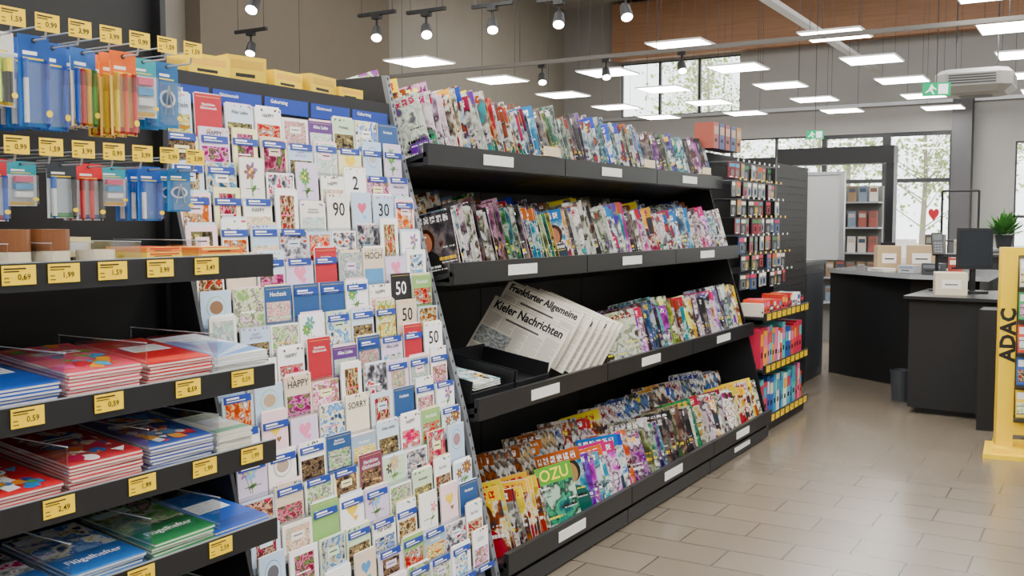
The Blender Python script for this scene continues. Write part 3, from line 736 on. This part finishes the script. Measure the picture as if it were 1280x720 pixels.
# pegs with tags and packs
def pen(col, cap, h=.14, r=.0058):
    b = MB(); m = mat(col, .35); k = mat(cap, .35)
    b.tube((0, 0, 0), (0, 0, h*.7), r, m, n=8); b.tube((0, 0, h*.7), (0, 0, h), r*1.15, k, n=8); b.tube((0, 0, -.008), (0, 0, 0), r*.3, k, r, n=8)
    return b.mesh('pen')
PENS = {k: pen(k, c) for k, c in (('1c58c0', '1040a0'), ('d82828', '901010'), ('f0c818', 'c89810'), ('28a048', '186830'), ('202024', '101010'), ('e8e8e8', '2060c0'), ('28b0c0', '107080'), ('e86020', 'b04010'))}
HL = pen('c8e818', '88b010', .12, .011); HL2 = pen('303030', 'f0e020', .12, .01)
# kind: (card colour, header colour, pens)
SPEC = {'blue': ('2c78d0', '0c50a8', ['f0f0f0', '1c58c0']), 'pencils': ('f4f0e4', '2060b0', ['1c58c0', 'd82828', 'f0c818', '28a048']), 'white': ('eef2f4', 'c82838', ['202024', '1c58c0']), 'marker': ('f4f6f6', 'e8e8e8', None),
        'compass': ('1880c0', '0c5c98', []), 'black': ('c8d0d4', '303840', ['e8e8e8', '202024']), 'pink': ('f4dce8', 'd84890', ['d82828', 'f0c818', '28b0c0']), 'red': ('f0f0f0', 'd82030', ['d82828', 'd82828', '202024']),
        'crayon': ('f8d870', 'e86818', ['f0c818', 'e86020', 'd82828']), 'eraser': ('e8eef0', '28a0b0', [])}
PENS['f0f0f0'] = pen('f0f0f0', '2060c0')
KNAME = {'blue': 'blue pen', 'pencils': 'coloured pencil', 'white': 'black pen', 'marker': 'white highlighter', 'compass': 'blue compass', 'black': 'grey pen', 'pink': 'pink pen', 'red': 'red pen', 'crayon': 'orange crayon', 'eraser': 'pale eraser'}
PK = {}
def pack(kind, M):
    spec = SPEC[kind]
    w, h = .076, .19
    if kind not in PK:
        r = random.Random(kind)
        b = MB(); b.box(-w/2, w/2, 0, .0015, -h, -.012, mat(spec[0], .4)); b.box(-w/2, w/2, 0, .0015, -.012, .012, mat(spec[1], .4))
        b.disc(0, 0, .006, .006, INK, -.0006); b.rect(-w/2, w/2, -.048, -.012, mat(spec[1], .4), -.0006)
        b.rect(-w*.36, w*.1, -.032, -.024, W_, -.001); b.rect(-w*.36, w*.3, -.042, -.038, mat('f0d020', .4), -.001)
        b.rect(-w*.42, w*.42, -h+.004, -h+.02, mat(r.choice(['c82838', '2878b8', 'f0c020', '30a050']), .4), -.0006); b.disc(w*.3, -h+.03, .008, .008, mat('f0d020', .4), -.02)
        if kind == 'compass':
            b.disc(0, -.1, .028, .028, W_, -.0006); b.disc(0, -.1, .02, .02, mat('1060a0', .4), -.001)
            b.tube((0, -.006, -.06), (-.014, -.006, -.15), .003, SILVER, .001, 6); b.tube((0, -.006, -.06), (.014, -.006, -.15), .003, SILVER, .002, 6)
        if kind == 'eraser':
            for q in range(3): b.box(-.022, .022, -.012, -.002, -.08-q*.035, -.055-q*.035, mat(['e84878', '3898d0', 'f0f0f0'][q], .5))
        bl = MB(); bl.box(-w*.42, w*.42, -.018, -.001, -h+.008, -.05, CLEAR)
        PK[kind] = (b.mesh('blister_pack'), bl.mesh('blister'))
    o = ob('blister_pack', PK[kind][0], M=M, label='%s blister pack hanging on a metal hook' % KNAME[kind], cat='stationery pack', group='stationery packs on hooks')
    ob('blister', PK[kind][1], o)
    if kind == 'marker': ob('marker', HL, o, T(-.015, -.009, -.18)); ob('marker', HL2, o, T(.015, -.009, -.18))
    elif spec[2]:
        n = len(spec[2])
        for i, k in enumerate(spec[2]): ob('pen', PENS[k], o, T((i-(n-1)/2)*(.052/max(1, n-1) if n > 1 else 0), -.009, -.182))
rowA = [('white', 3), ('blue', 2), ('compass', 2), ('marker', 4), ('blue', 4), ('blue', 2), ('pencils', 3), ('crayon', 3), ('eraser', 3), ('compass', 3)]
rowB = [('white', 2), ('black', 2), ('pink', 3), ('white', 2), ('eraser', 2), ('black', 1), ('red', 2), ('eraser', 2), ('blue', 3), ('compass', 2)]
for row, (z, kinds, hsc) in enumerate([(1.965, rowA, 1.), (1.685, rowB, .68)]):
    for i, (k, nq) in enumerate(kinds):
        y = 1.10+i*.084
        h = MB(); h.tube((-2.52, y, z), (-2.1, y, z), .0025, SILVER, n=6); h.tube((-2.52, y, z+.03), (-2.09, y, z+.03), .002, SILVER, n=6); h.tube((-2.1, y, z), (-2.095, y, z+.015), .0025, SILVER, n=6)
        hk = ob('hook', h.mesh('hook', L), root, label='chrome display hook')
        g = MB(); tagmesh(g, R.choice(['1,99', '2,49', '0,99', '1,59', '3,99']), T(-2.088, y, z+.035) @ Rz(90), .06, .04); ob('price_tag', g.mesh('price_tag', L), hk, label='yellow price tag')
        s0 = R.uniform(0, .06) if nq < 4 else 0
        hv = hsc*{'marker': .85, 'compass': .85, 'eraser': .75, 'pencils': .95}.get(k, 1)*R.uniform(.96, 1.04)
        for q in range(nq):
            pack(k, T(-2.14-s0-.045*q-R.uniform(0, .015), y+.002*q, z) @ Rz(90+R.uniform(-5, 5)) @ Matrix.Diagonal((1, 1, hv, 1)))
# goods on the top shelf board
z = 1.431
def tape(c, r=.045, h=.05):
    b = MB(); n = 20; m = mat(c, .3); r2 = r*.62
    for i in range(n):
        a0, a1 = 2*pi*i/n, 2*pi*(i+1)/n
        P = lambda a, q, zz: (q*math.cos(a), q*math.sin(a), zz)
        b.poly([P(a0, r, 0), P(a1, r, 0), P(a1, r, h), P(a0, r, h)], m, smooth=True); b.poly([P(a1, r2, 0), P(a0, r2, 0), P(a0, r2, h), P(a1, r2, h)], mat('d8c8a0', .6), smooth=True)
        b.poly([P(a0, r2, h), P(a0, r, h), P(a1, r, h), P(a1, r2, h)], m); b.poly([P(a1, r2, 0), P(a1, r, 0), P(a0, r, 0), P(a0, r2, 0)], m)
    return b.mesh('tape_roll')
t1, t2 = tape('7a4c2c'), tape('d8ccb0')
for i, y in enumerate((1.27, 1.365, 1.465, 1.59)):
    for j in range(2):
        if i == 3 and j == 1: continue
        ob('tape_roll', t2 if (j == 0 or i == 3) else t1, M=T(-2.15, y, z+.051*j), label=('pale' if (j == 0 or i == 3) else 'brown')+' roll of packing tape stacked on the shelf', cat='tape roll', group='rolls of tape')
for y, c in ((1.27, 'e8823c'), (1.36, 'e4dccb'), (1.47, 'f0ead8'), (1.59, 'e9dc9a')):
    cuboid('index_card_pack', .085, .15, .08, mat(c, .6), T(-2.3, y, z) @ Rz(90), 'wrapped pack of index cards lying on the shelf', 'card pack', 'index card packs')
for j in range(4):
    cuboid('index_card_pack', .11, .16, .013, mat(['f0a028', 'f4e4a8', 'f8d040', 'f08830'][j], .5), T(-2.17, 1.75, z+.0135*j) @ Rz(90), 'orange pack of index cards in a low stack', 'card pack', 'index card packs', mat('d83818', .5))
for j in range(3):
    cuboid('index_card_pack', .16, .16, .016, mat(['f0882a', 'f4a838', 'e86a20'][j], .5), T(-2.19, 1.96, z+.0165*j) @ Rz(90), 'orange pack of index cards in a low stack', 'card pack', 'index card packs', mat('f8e060', .5))

# exercise books
def book(cols, decor, w=.205, l=.295, t=.0075):
    b = MB(); c0 = mat(cols[0], .35); top = T(0, 0, t+.0004) @ TOP; top2 = T(0, 0, t+.0008) @ TOP; top3 = T(0, 0, t+.0012) @ TOP
    b.box(-w/2+.001, w/2-.001, -l/2+.001, l/2-.001, .001, t-.001, PAPER)
    b.box(-w/2, w/2, -l/2, l/2, t-.001, t, c0); b.box(-w/2, w/2, -l/2, l/2, 0, .001, c0)
    C = [mat(x, .35) for x in cols]
    if decor == 'label':
        b.rect(-w*.2, w*.38, -l*.05, l*.2, W_, 0, top)
        for i in range(4): b.rect(-w*.16, w*.34, -l*.01+i*.014, -l*.01+i*.014+.0015, INK, 0, top2)
        b.rect(-w/2, w/2, -l*.45, -l*.3, C[1], 0, top)
        for i in range(4): b.poly([(-w/2, 0, l*(.25+.05*i)), (w/2, 0, l*(.1+.1*i)), (w/2, 0, l*(.13+.1*i)), (-w/2, 0, l*(.265+.05*i))], C[1], T(0, 0, t+.0003) @ TOP)
    elif decor == 'fan':
        for i in range(7):
            a0, a1 = .1+i*.2, .1+(i+1)*.2; r0 = .24
            b.poly([(-w/2, 0, -l/2), (min(w/2, -w/2+r0*math.cos(a0)), 0, -l/2+r0*math.sin(a0)), (min(w/2, -w/2+r0*math.cos(a1)), 0, -l/2+r0*math.sin(a1))], C[1+i % (len(C)-1)], top)
        b.rect(-w*.1, w*.4, l*.2, l*.32, W_, 0, top2); b.rect(-w*.05, w*.3, l*.25, l*.27, INK, 0, top3)
    elif decor == 'shapes':
        r = random.Random(len(cols)+int(cols[0], 16))
        for i in range(60):
            cx, cz, a = r.uniform(-.36, .36)*w, r.uniform(-.42, .42)*l, r.random()*3; q = r.uniform(.01, .024); MM = T(0, 0, t+.0004+.00003*i) @ TOP
            if i % 3 == 0: b.disc(cx, cz, q, q, C[1+i % (len(C)-1)], 0, a, 12, MM)
            elif i % 3 == 1: b.disc(cx, cz, q*1.2, q*.8, C[1+i % (len(C)-1)], 0, a, 3, MM)
            else: b.disc(cx, cz, q*1.2, q, C[1+i % (len(C)-1)], 0, a, 4, MM)
        b.rect(-w*.3, w*.3, l*.1, l*.2, W_, 0, T(0, 0, t+.0024) @ TOP); b.rect(-w*.2, w*.2, l*.14, l*.16, INK, 0, T(0, 0, t+.0028) @ TOP)
    elif decor in ('Flügelhefter', 'Vielhefter'):
        b.rect(-w*.48, w*.48, -l*.12, l*.48, cols[3], 0, top); b.rect(-w/2, w/2, -l*.48, -l*.12, C[1], 0, top); b.text(decor, 0, -l*.28, W_, 0, w=w*.75, M=top2); b.rect(-w*.44, w*.1, l*.3, l*.42, C[2], 0, top2)
    return b.mesh('exercise_book')
BOOKS = {'blue': book(['1550b0', '0e3f90'], 'label'), 'rainbow': book(['d84860', 'd82838', 'f0a020', '40a8d0', 'e85890', '70b038'], 'shapes'), 'red': book(['d02428', 'e84838'], 'label'), 'white': book(['d8dfe6', '4880c0', 'b0c4dc', '7098c8'], 'fan'),
         'redshape': book(['c82028', '2040a0', 'e89020', 'f0f0f0', '3080c0', '50a040'], 'shapes'), 'redrain': book(['c03038', '3060b0', 'f0d8c0', 'e07030', 'ffffff', 'c02050'], 'shapes'), 'bluerain': book(['3858a8', 'd03040', 'f0f0f0', '70a0d8', 'e0a040'], 'shapes'),
         'flu': book(['3f7fc0', '2860a8', 'e8f0f8', PHO[2]], 'Flügelhefter'), 'viel': book(['203860', '2858a0', 'f0d820', PHO[5]], 'Vielhefter'), 'green': book(['2f8a4c', '2c7848', 'd8f0e0', PHO[0]], 'Flügelhefter'), 'small': book(['d8d4c0', '60a070'], 'label', .13, .19)}
BN = {'blue': 'blue exercise book with a white label', 'rainbow': 'pink exercise book with colourful shapes', 'red': 'red exercise book with a white label', 'white': 'pale writing pad with blue rays', 'redshape': 'red folder with coloured shapes', 'redrain': 'red exercise book with coloured shapes', 'bluerain': 'blue exercise book with coloured shapes', 'flu': 'blue report folder with white lettering', 'viel': 'dark blue folder with a picture', 'green': 'green report folder with white lettering', 'small': 'small pale notepad'}
def stack(k, y, z, n, d=2.23, rz=0, tilt=6):
    for j in range(n):
        M = T(-d+.003*math.sin(j*2.), y+R.uniform(-.003, .003), z+.012) @ Rz(90+rz+R.uniform(-1.5, 1.5)) @ Rx(tilt) @ T(0, 0, .0085*j+.006)
        ob('exercise_book', BOOKS[k], M=M, label=BN[k]+' in a stack', cat='exercise book', group='stacked exercise books')
for k, y, n in (('blue', 1.10, 6), ('blue', 1.33, 7), ('rainbow', 1.555, 9), ('red', 1.785, 8), ('white', 1.995, 7)): stack(k, y, 1.12, n)
for k, y, n in (('redshape', 1.33, 5), ('redrain', 1.555, 9), ('bluerain', 1.785, 9)): stack(k, y, .9, n)
for k, y, n in (('small', 1.98, 7),): stack(k, y, .9, n, d=2.19)
for k, y, n in (('viel', 1.33, 4), ('flu', 1.555, 5), ('green', 1.785, 6), ('blue', 1.995, 3)): stack(k, y, .67, n)
for k, y, n in (('viel', 1.555, 3), ('green', 1.785, 4),): stack(k, y, .435, n)

# ------------------------------------------------------------------ small-goods rack after the magazines
PA0, PA1 = 7.07, 8.28
L = (-2.5, 7.6, 0)
root = ob('small_goods_rack', None, M=T(*L), label='black perforated rack with hooks above and price-tagged shelves below', cat='shelf unit')
b = MB(); b.box(-2.72, -2.68, PA0, PA1, 0, 2.08, BLACK2); b.box(-2.68, -2.14, PA0, PA1, 0, .06, BLACK)
b.box(-2.68, -2.4, PA1-.03, PA1, .06, 2.08, BLACK); ob('body', b.mesh('body', L), root)
PC = ['e0452c', '2a9cc0', 'f0f0ec', 'e86aa0', 'f0b030', '3c8c50', '2858a8', 'e8e0d0', 'd02c50', '58b8c0']
for z in (.1, .48, .86):
    b = MB(); b.box(-2.68, -2.125, PA0, PA1, z-.02, z, BLACK); b.box(-2.125, -2.11, PA0, PA1, z-.035, z+.03, BLACK)
    s = ob('shelf', b.mesh('shelf', L), root)
    for i in range(9):
        g = MB(); tagmesh(g, R.choice(['3,99', '2,49', '1,99']), T(-2.107, PA0+.08+i*.13, z) @ Rz(90), .09, .045); ob('price_tag', g.mesh('price_tag', L), s, label='yellow price tag')
    y = PA0+.05
    while y < PA1-.06:
        w = R.uniform(.04, .1); h = R.uniform(.22, .3) if z < .8 else R.uniform(.05, .13)
        pc = PC if z < .8 else ['e0452c', 'f0f0ec', 'd02c50', 'e8e0d0', 'c83828', '303438']
        cuboid('product_box', w, .16, h, mat(R.choice(pc), .35), T(-2.24, y+w/2, z+.001) @ Rz(90), 'small colourful carton standing on the tagged shelf', 'box', 'boxed goods on the tagged shelves', mat(R.choice(PC), .35))
        y += w+.006
hm = []
for i in range(10):
    b = MB(); w, h = [.1, .085, .11][i % 3], [.125, .11, .115][i % 3]; c1 = mat(R.choice(PC), .35); b.box(-w/2, w/2, 0, .006, -h, 0, mat(['303438', '28282c', '7a2830', '284878', '907848', '303840', '202226', 'a8a498', '405038', '602840'][i], .4))
    b.rect(-w*.4, w*.4, -h*.3, -h*.08, c1, -.001); m2 = mat(R.choice(['808488', 'c0b8a8', 'a83838', '3870a0', 'c8a040', '707478']), .4)
    if i % 2: b.rect(-w*.25, w*.3, -h*.9, -h*.4, m2, -.002); b.rect(-w*.1, w*.15, -h*.8, -h*.5, INK, -.003)
    else: b.disc(0, -h*.66, w*.25, h*.22, m2, -.002); b.rect(-w*.38, w*.1, -h*.95, -h*.9, W_, -.002)
    hm.append(b.mesh('hanging_pack'))
DH = mat('55585c', .4, .5)
for r_ in range(7):
    for i in range(9):
        z = 1.99-.137*r_; y = PA0+.08+i*.13
        h = MB(); h.tube((-2.68, y, z), (-2.36+.02*r_, y, z), .003, DH, n=5); hk = ob('hook', h.mesh('hook', L), root)
        g = MB(); g.box(-.016, .016, 0, .002, -.008, .008, YEL if r_ % 2 else PAPER, T(-2.355+.02*r_, y, z+.01) @ Rz(90)); ob('hook_label', g.mesh('hook_label', L), hk)
        ob('hanging_pack', R.choice(hm), M=T(-2.4+.02*r_-R.uniform(0, .04), y, z-.004) @ Rz(90+R.uniform(-12, 5)), label='small carded item hanging on a display hook', cat='hanging pack', group='carded items on hooks')
for i, c in enumerate(['9a4838', '304880', '8a3838', '385078', 'a87038']):
    cuboid('product_box', .11, .15, .19, mat(c, .4), T(-2.6, 7.15+i*.13, 2.09) @ Rz(90), 'coloured carton on top of the goods rack', 'box', 'cartons on the rack top', mat('b8a080', .5))

# dark cabinet run, low box and smooth grey screen
b = MB(); b.box(-3.0, -2.47, 8.45, 9.55, 0, 2.05, BLACK2)
for i in range(15):
    for j in range(16): b.box(-2.47, -2.466, 8.52+i*.066, 8.535+i*.066, .9+j*.068, .915+j*.068, DARK)
thing1('display_cabinet', b, (-2.7, 8.95, 0), 'tall black perforated display cabinet beside the small goods rack', 'cabinet')
b = MB(); b.box(-3.0, -2.5, 9.62, 10.36, 0, 1.13, DARK); b.box(-3.02, -2.48, 9.6, 10.38, 1.13, 1.16, mat('3a3d42', .4)); b.box(-2.5, -2.49, 9.65, 10.3, .1, 1.05, mat('303338', .5))
thing1('low_cabinet', b, (-2.7, 10.0, 0), 'low dark grey cabinet with a lighter top', 'cabinet')
b = MB(); m1 = mat('b0b2b2', .5)
b.box(-2.96, -2.32, 10.32, 10.34, 1.165, 2.02, m1); b.box(-2.34, -2.30, 10.3, 10.36, 1.165, 2.05, SILVER); b.box(-2.98, -2.94, 10.3, 10.36, 1.165, 2.05, SILVER); b.box(-2.94, -2.34, 10.31, 10.35, 2.02, 2.05, SILVER)
thing1('partition_screen', b, (-2.7, 10.33, 1.165), 'smooth light grey partition screen standing on the low cabinet', 'screen')
# far goods display
b = MB(); b.box(-3.3, -2.5, 13.3, 13.4, 0, 2.0, mat('6f6f6c', .5))
for i in range(5): b.box(-3.3, -2.5, 13.05, 13.3, .5+i*.32, .52+i*.32, GREY)
r_ = thing1('display_shelf', b, (-2.9, 13.3, 0), 'grey display shelf with small goods near the exit', 'shelf unit')
for i in range(5):
    for j in range(6):
        c = MB(); c.box(-.05, .05, 0, .03, 0, .2, mat(R.choice(['b8b0a4', '904840', '605850', 'c8c4bc', '687888', '80684c']), .5)); c.rect(-.04, .04, .12, .17, mat(R.choice(['a8a098', '705040', '304050']), .4), -.001)
        ob('product_box', c.mesh('product_box'), M=T(-3.23+j*.13, 13.15, .521+i*.32), label='small packet standing on the grey display shelf', cat='box', group='packets on the grey display shelf')

# ------------------------------------------------------------------ checkout counter
L = (-1.2, 9.2, 0)
root = ob('checkout_counter', None, M=T(*L), label='black checkout counter with pale-edged worktops', cat='counter')
def prism(b, pts, z0, z1, m, mt=None):
    n = len(pts); b.poly([(x, y, z1) for x, y in pts], mt or m); b.poly([(x, y, z0) for x, y in pts][::-1], m)
    for i in range(n):
        p, q = pts[i], pts[(i+1) % n]; b.poly([(*p, z0), (*q, z0), (*q, z1), (*p, z1)], m)
b = MB(); prism(b, [(-2.46, 10.47), (-1.58, 9.84), (-1.0, 9.84), (-1.0, 11), (-2.3, 11.3)], 0, 1.03, BLACK2); ob('rear_body', b.mesh('rear_body', L), root)
b = MB(); prism(b, [(-2.47, 10.44), (-1.56, 9.62), (-.9, 9.55), (-.9, 11.05), (-2.35, 11.35)], 1.03, 1.07, mat('9c9fa2', .35), mat('2c2e30', .25)); ob('rear_worktop', b.mesh('rear_worktop', L), root, label='dark worktop with a pale grey edge')
b = MB(); prism(b, [(-1.38, 8.55), (1.2, 8.35), (1.2, 9.54), (-1.35, 9.54)], .05, .93, BLACK2); b.box(-1.33, 1.15, 8.6, 9.5, 0, .05, BLACK)
ob('front_body', b.mesh('front_body', L), root)
b = MB(); prism(b, [(-1.42, 8.5), (1.22, 8.3), (1.22, 9.53), (-1.38, 9.53)], .93, .955, mat('222426', .3)); ob('front_worktop', b.mesh('front_worktop', L), root)
b = MB(); prism(b, [(-.82, 8.1), (1.2, 8.0), (1.2, 8.28), (-.82, 8.4)], 0, .9, BLACK2); ob('side_cabinet', b.mesh('side_cabinet', L), root)
# dark till shelving behind the counter
b = MB(); b.box(-1.95, -.4, 12.3, 12.7, 0, 1.15, BLACK); b.box(-1.97, -.38, 12.28, 12.72, 1.15, 1.18, DARK)
for i in range(3): b.box(-1.9+i*.5, -1.46+i*.5, 12.285, 12.3, .1, 1.08, DARK)
thing1('till_cupboard', b, (-1.2, 12.5, 0), 'dark cupboard with three doors behind the checkout', 'cupboard')
for i, (x, h, c) in enumerate([(-1.75, .22, '4a4038'), (-1.45, .16, 'b0a898'), (-.6, .12, '404448')]):
    cuboid('storage_box', .2, .2, h, mat(c, .5), T(x, 12.5, 1.181) @ Rz(R.uniform(-8, 8)), 'storage box standing on the till cupboard', 'box', 'boxes on the till cupboard', mat('8c867c', .5))

CB = mat('b89c74', .75, name='cardboard', noise=.08)
def carton(x, y, z, s, rz, m, h=.26, lab='brown cardboard box standing on the checkout counter', grp='cartons on the counter'):
    b = MB(); b.box(-s/2, s/2, -s/2, s/2, 0, h, m); b.rect(-s*.3, s*.3, h*.3, h*.7, mat('efeae0', .6), -s/2-.001); b.rect(-s*.2, s*.2, h*.45, h*.5, INK, -s/2-.002)
    b.box(-s/2, s/2, -.02, .02, h, h+.001, mat('b09468', .5))
    ob('carton', b.mesh('carton'), M=T(x, y, z) @ Rz(rz), label=lab, cat='box', group=grp)
carton(-1.9, 10.42, 1.071, .22, 20, CB, .24); carton(-1.58, 10.42, 1.071, .28, 8, CB, .25)
carton(-1.12, 8.85, .956, .24, 12, mat('d0c4ac', .6), .18, 'pale open carton standing on the front worktop')
cuboid('tissue_box', .16, .12, .07, mat('b8bcc0', .6), T(-1.62, 9.98, 1.071) @ Rz(-20), 'small pale box lying on the rear worktop', 'box', 'small things on the counter', mat('8898a8', .5))
cuboid('paper_pile', .2, .16, .03, mat('ece8e0', .7), T(-1.9, 10.15, 1.071) @ Rz(-35), 'low pile of papers on the rear worktop', 'papers', 'small things on the counter', mat('c8c0b0', .6))
cuboid('tissue_box', .12, .12, .14, mat('a83a34', .5), T(-1.25, 10.2, 1.071) @ Rz(10), 'small red box standing on the rear worktop', 'box', 'small things on the counter', mat('f0e8d0', .5))
cuboid('tissue_box', .18, .12, .1, mat('40444a', .5), T(-1.38, 9.8, 1.071) @ Rz(-10), 'small dark box standing on the rear worktop', 'box', 'small things on the counter', mat('70747a', .5))
cuboid('cash_drawer', .42, .35, .1, mat('202226', .5), T(-.5, 9.1, .956) @ Rz(8), 'black cash drawer on the front worktop', 'cash drawer', 'till equipment', mat('303236', .5))
b = MB(); b.box(-.16, .16, -.1, .1, 0, .12, WHITE); b.box(-.12, .12, -.101, -.1, .02, .05, mat('c8ccd0', .4)); b.box(-.1, .1, -.03, -.02, .12, .3, mat('f6f6f6', .6))
ob('receipt_printer', b.mesh('receipt_printer'), M=T(-1.8, 10.85, 1.071) @ Rz(10), label='white receipt printer with paper sticking out', cat='printer')
# monitor
root = ob('pos_monitor', None, M=T(-.96, 9.05, .956) @ Rz(25), label='black touchscreen till monitor on a stand', cat='monitor')
b = MB(); b.box(-.14, .14, 0, .035, .2, .54, BLACK); b.box(-.12, .12, .035, .08, .25, .48, DARK); ob('housing', b.mesh('housing'), root)
b = MB(); b.box(-.125, .125, -.003, 0, .22, .52, mat('20262c', .12)); ob('screen', b.mesh('screen'), root)
b = MB(); b.tube((0, .05, .02), (0, .05, .3), .025, BLACK); b.box(-.1, .1, -.04, .14, 0, .02, BLACK); ob('stand', b.mesh('stand'), root)
root = ob('card_terminal', None, M=T(-1.28, 9.25, .956) @ Rz(20), label='black card payment terminal on a pole', cat='card terminal')
b = MB(); b.tube((0, 0, 0), (0, 0, .32), .015, BLACK); b.tube((0, 0, 0), (0, 0, .012), .06, BLACK, n=16); ob('pole', b.mesh('pole'), root)
b = MB(); M = T(0, 0, .4) @ Rx(-25); b.box(-.045, .045, -.02, .015, -.1, .1, BLACK, M); b.rect(-.035, .035, .03, .085, mat('3c4644', .2), -.021, M)
for i in range(3):
    for j in range(4): b.rect(-.032+i*.023, -.014+i*.023, -.085+j*.026, -.068+j*.026, mat('606468', .4), -.021, M)
ob('keypad', b.mesh('keypad'), root)
# office chair
root = ob('office_chair', None, M=T(-1.9, 11.75, 0) @ Rz(160), label='black office chair behind the checkout counter', cat='chair')
b = MB()
for i in range(5):
    a = 2*pi*i/5; b.tube((0, 0, .1), (.28*math.cos(a), .28*math.sin(a), .06), .02, BLACK, .014); b.tube((.28*math.cos(a), .28*math.sin(a)-.015, .03), (.28*math.cos(a), .28*math.sin(a)+.015, .03), .03, BLACK2)
b.tube((0, 0, .1), (0, 0, .6), .025, SILVER); ob('base', b.mesh('base'), root)
b = MB(); b.box(-.23, .23, -.22, .22, .6, .67, BLACK2); ob('seat', b.mesh('seat'), root)
b = MB(); b.box(-.2, .2, .22, .27, .85, 1.32, BLACK2); b.box(-.03, .03, .2, .26, .62, .9, BLACK); ob('backrest', b.mesh('backrest'), root)
# waste bin
b = MB(); c = mat('3c4046', .4)
b.tube((0, 0, 0), (0, 0, .27), .075, c, .09, 20, caps=False); b.tube((0, 0, 0), (0, 0, .01), .075, c, n=20); b.tube((0, 0, .25), (0, 0, .27), .094, c, .094, 20, caps=False)
ob('waste_bin', b.mesh('waste_bin'), M=T(-1.52, 9.1, 0), label='small round dark grey waste bin by the counter', cat='waste bin')
# pot plant on a pedestal
b = MB(); b.box(-1.45, -.8, 13.1, 13.6, 0, 1.2, mat('8a8680', .6)); b.box(-1.47, -.78, 13.08, 13.62, 1.2, 1.23, GREY); thing1('pedestal', b, (-1.1, 13.35, 0), 'grey plinth carrying a potted plant', 'pedestal')
root = ob('potted_plant', None, M=T(-1.1, 13.3, 1.23), label='bushy green plant in a dark pot on the plinth', cat='plant')
b = MB(); b.tube((0, 0, 0), (0, 0, .16), .08, DARK, .11, 16); ob('pot', b.mesh('pot'), root)
b = MB(); GL = mat('3f7a30', .6, noise=.3)
for i in range(190):
    a = R.random()*2*pi; e = R.uniform(.1, 1.4); l = R.uniform(.14, .36); d = Vector((math.cos(a)*math.cos(e), math.sin(a)*math.cos(e), math.sin(e)))
    s = d.cross(Vector((0, 0, 1))).normalized()*.025; o = Vector((0, 0, .14))
    b.poly([o+d*l*.3, o+d*l*.7-s, o+d*l, o+d*l*.7+s], GL)
ob('leaves', b.mesh('leaves'), root)
# wire stand with red heart
root = ob('decoration_stand', None, M=T(-1.9, 14.2, 0), label='black wire frame stand with a hanging red heart', cat='decoration stand')
b = MB()
for x in (-.02, .42): b.tube((x, 0, 0), (x, 0, 1.95), .015, BLACK)
b.tube((-.02, 0, 1.95), (.42, 0, 1.95), .015, BLACK); b.tube((-.02, 0, 1.3), (.42, 0, 1.3), .012, BLACK); b.box(-.1, .5, -.15, .15, 0, .02, BLACK); ob('frame', b.mesh('frame'), root)
b = MB()
for sgn in (-1, 1):
    pts = []
    for i in range(24):
        t = 2*pi*i/24; pts.append((-.12+.07*(16*math.sin(t)**3)/17, .02*sgn, 1.65+.1*(13*math.cos(t)-5*math.cos(2*t)-2*math.cos(3*t)-math.cos(4*t))/17))
    b.poly(pts if sgn > 0 else pts[::-1], mat('c8142c', .3))
    for i in range(24):
        p, q = pts[i], pts[(i+1) % 24]; b.poly([p, q, (q[0], 0, q[2]), (p[0], 0, p[2])], mat('c8142c', .3))
b.tube((-.12, 0, 1.75), (-.02, 0, 1.93), .003, BLACK, n=5)
ob('heart', b.mesh('heart'), root, label='glossy red heart')

# ------------------------------------------------------------------ yellow ADAC map stand
SM = T(-.42, 7.35, 0) @ Rz(14)
root = ob('map_stand', None, M=SM, label='yellow floor stand with maps and a base plate lettered ADAC', cat='display stand')
YA = mat('f5cc00', .35, name='yellow_lacquer', noise=.02)
b = MB(); prism(b, [(-.3, -.15), (.4, -.2), (.4, .3), (-.22, .3)], 0, .03, YA); prism(b, [(-.24, -.1), (.36, -.15), (.36, .25), (-.18, .25)], .03, .06, YA); ob('base', b.mesh('base'), root)
b = MB(); b.box(-.2, -.1, 0, .1, .06, 1.38, YA); b.text('ADAC', 0, 0, INK, -.002, w=.36, M=T(-.15, 0, .8) @ Ry(-90), bold=.03); ob('post', b.mesh('post'), root, label='yellow post with black vertical lettering')
b = MB(); b.box(.3, .4, 0, .1, .06, 1.38, YA); ob('post', b.mesh('post'), root)
b = MB(); b.box(-.1, .3, .02, .05, .2, 1.38, mat('8c8878', .5)); b.box(-.1, .3, 0, .1, 1.38-.05, 1.38, YA); b.box(-.1, .3, 0, .1, .14, .22, YA); ob('display_back', b.mesh('display_back'), root)
for i in range(5):
    z = .26+i*.215; b = MB(); b.box(-.1, .3, -.1, .02, z, z+.006, DARK)
    for q in (.04, .09): b.tube((-.1, -.1, z+q), (.3, -.1, z+q), .003, DARK, n=6)
    ob('pocket', b.mesh('pocket'), root)
    for j in range(4):
        c = MB(); c.box(-.045, .045, 0, .02, 0, .18, mat(['f0c818', '2858a8', 'e04830', '40a060', 'c8c8c0'][(i+j*2) % 5], .4)); c.rect(-.038, .038, .12, .165, WHITE, -.001); c.rect(-.038, .038, .02, .1, PHO[(i*3+j) % 8], -.001)
        ob('road_map', c.mesh('road_map'), M=SM @ T(-.05+j*.1, -.06, z+.008) @ Rx(-8), label='folded road map in a pocket of the yellow stand', cat='map', group='maps in the yellow stand')
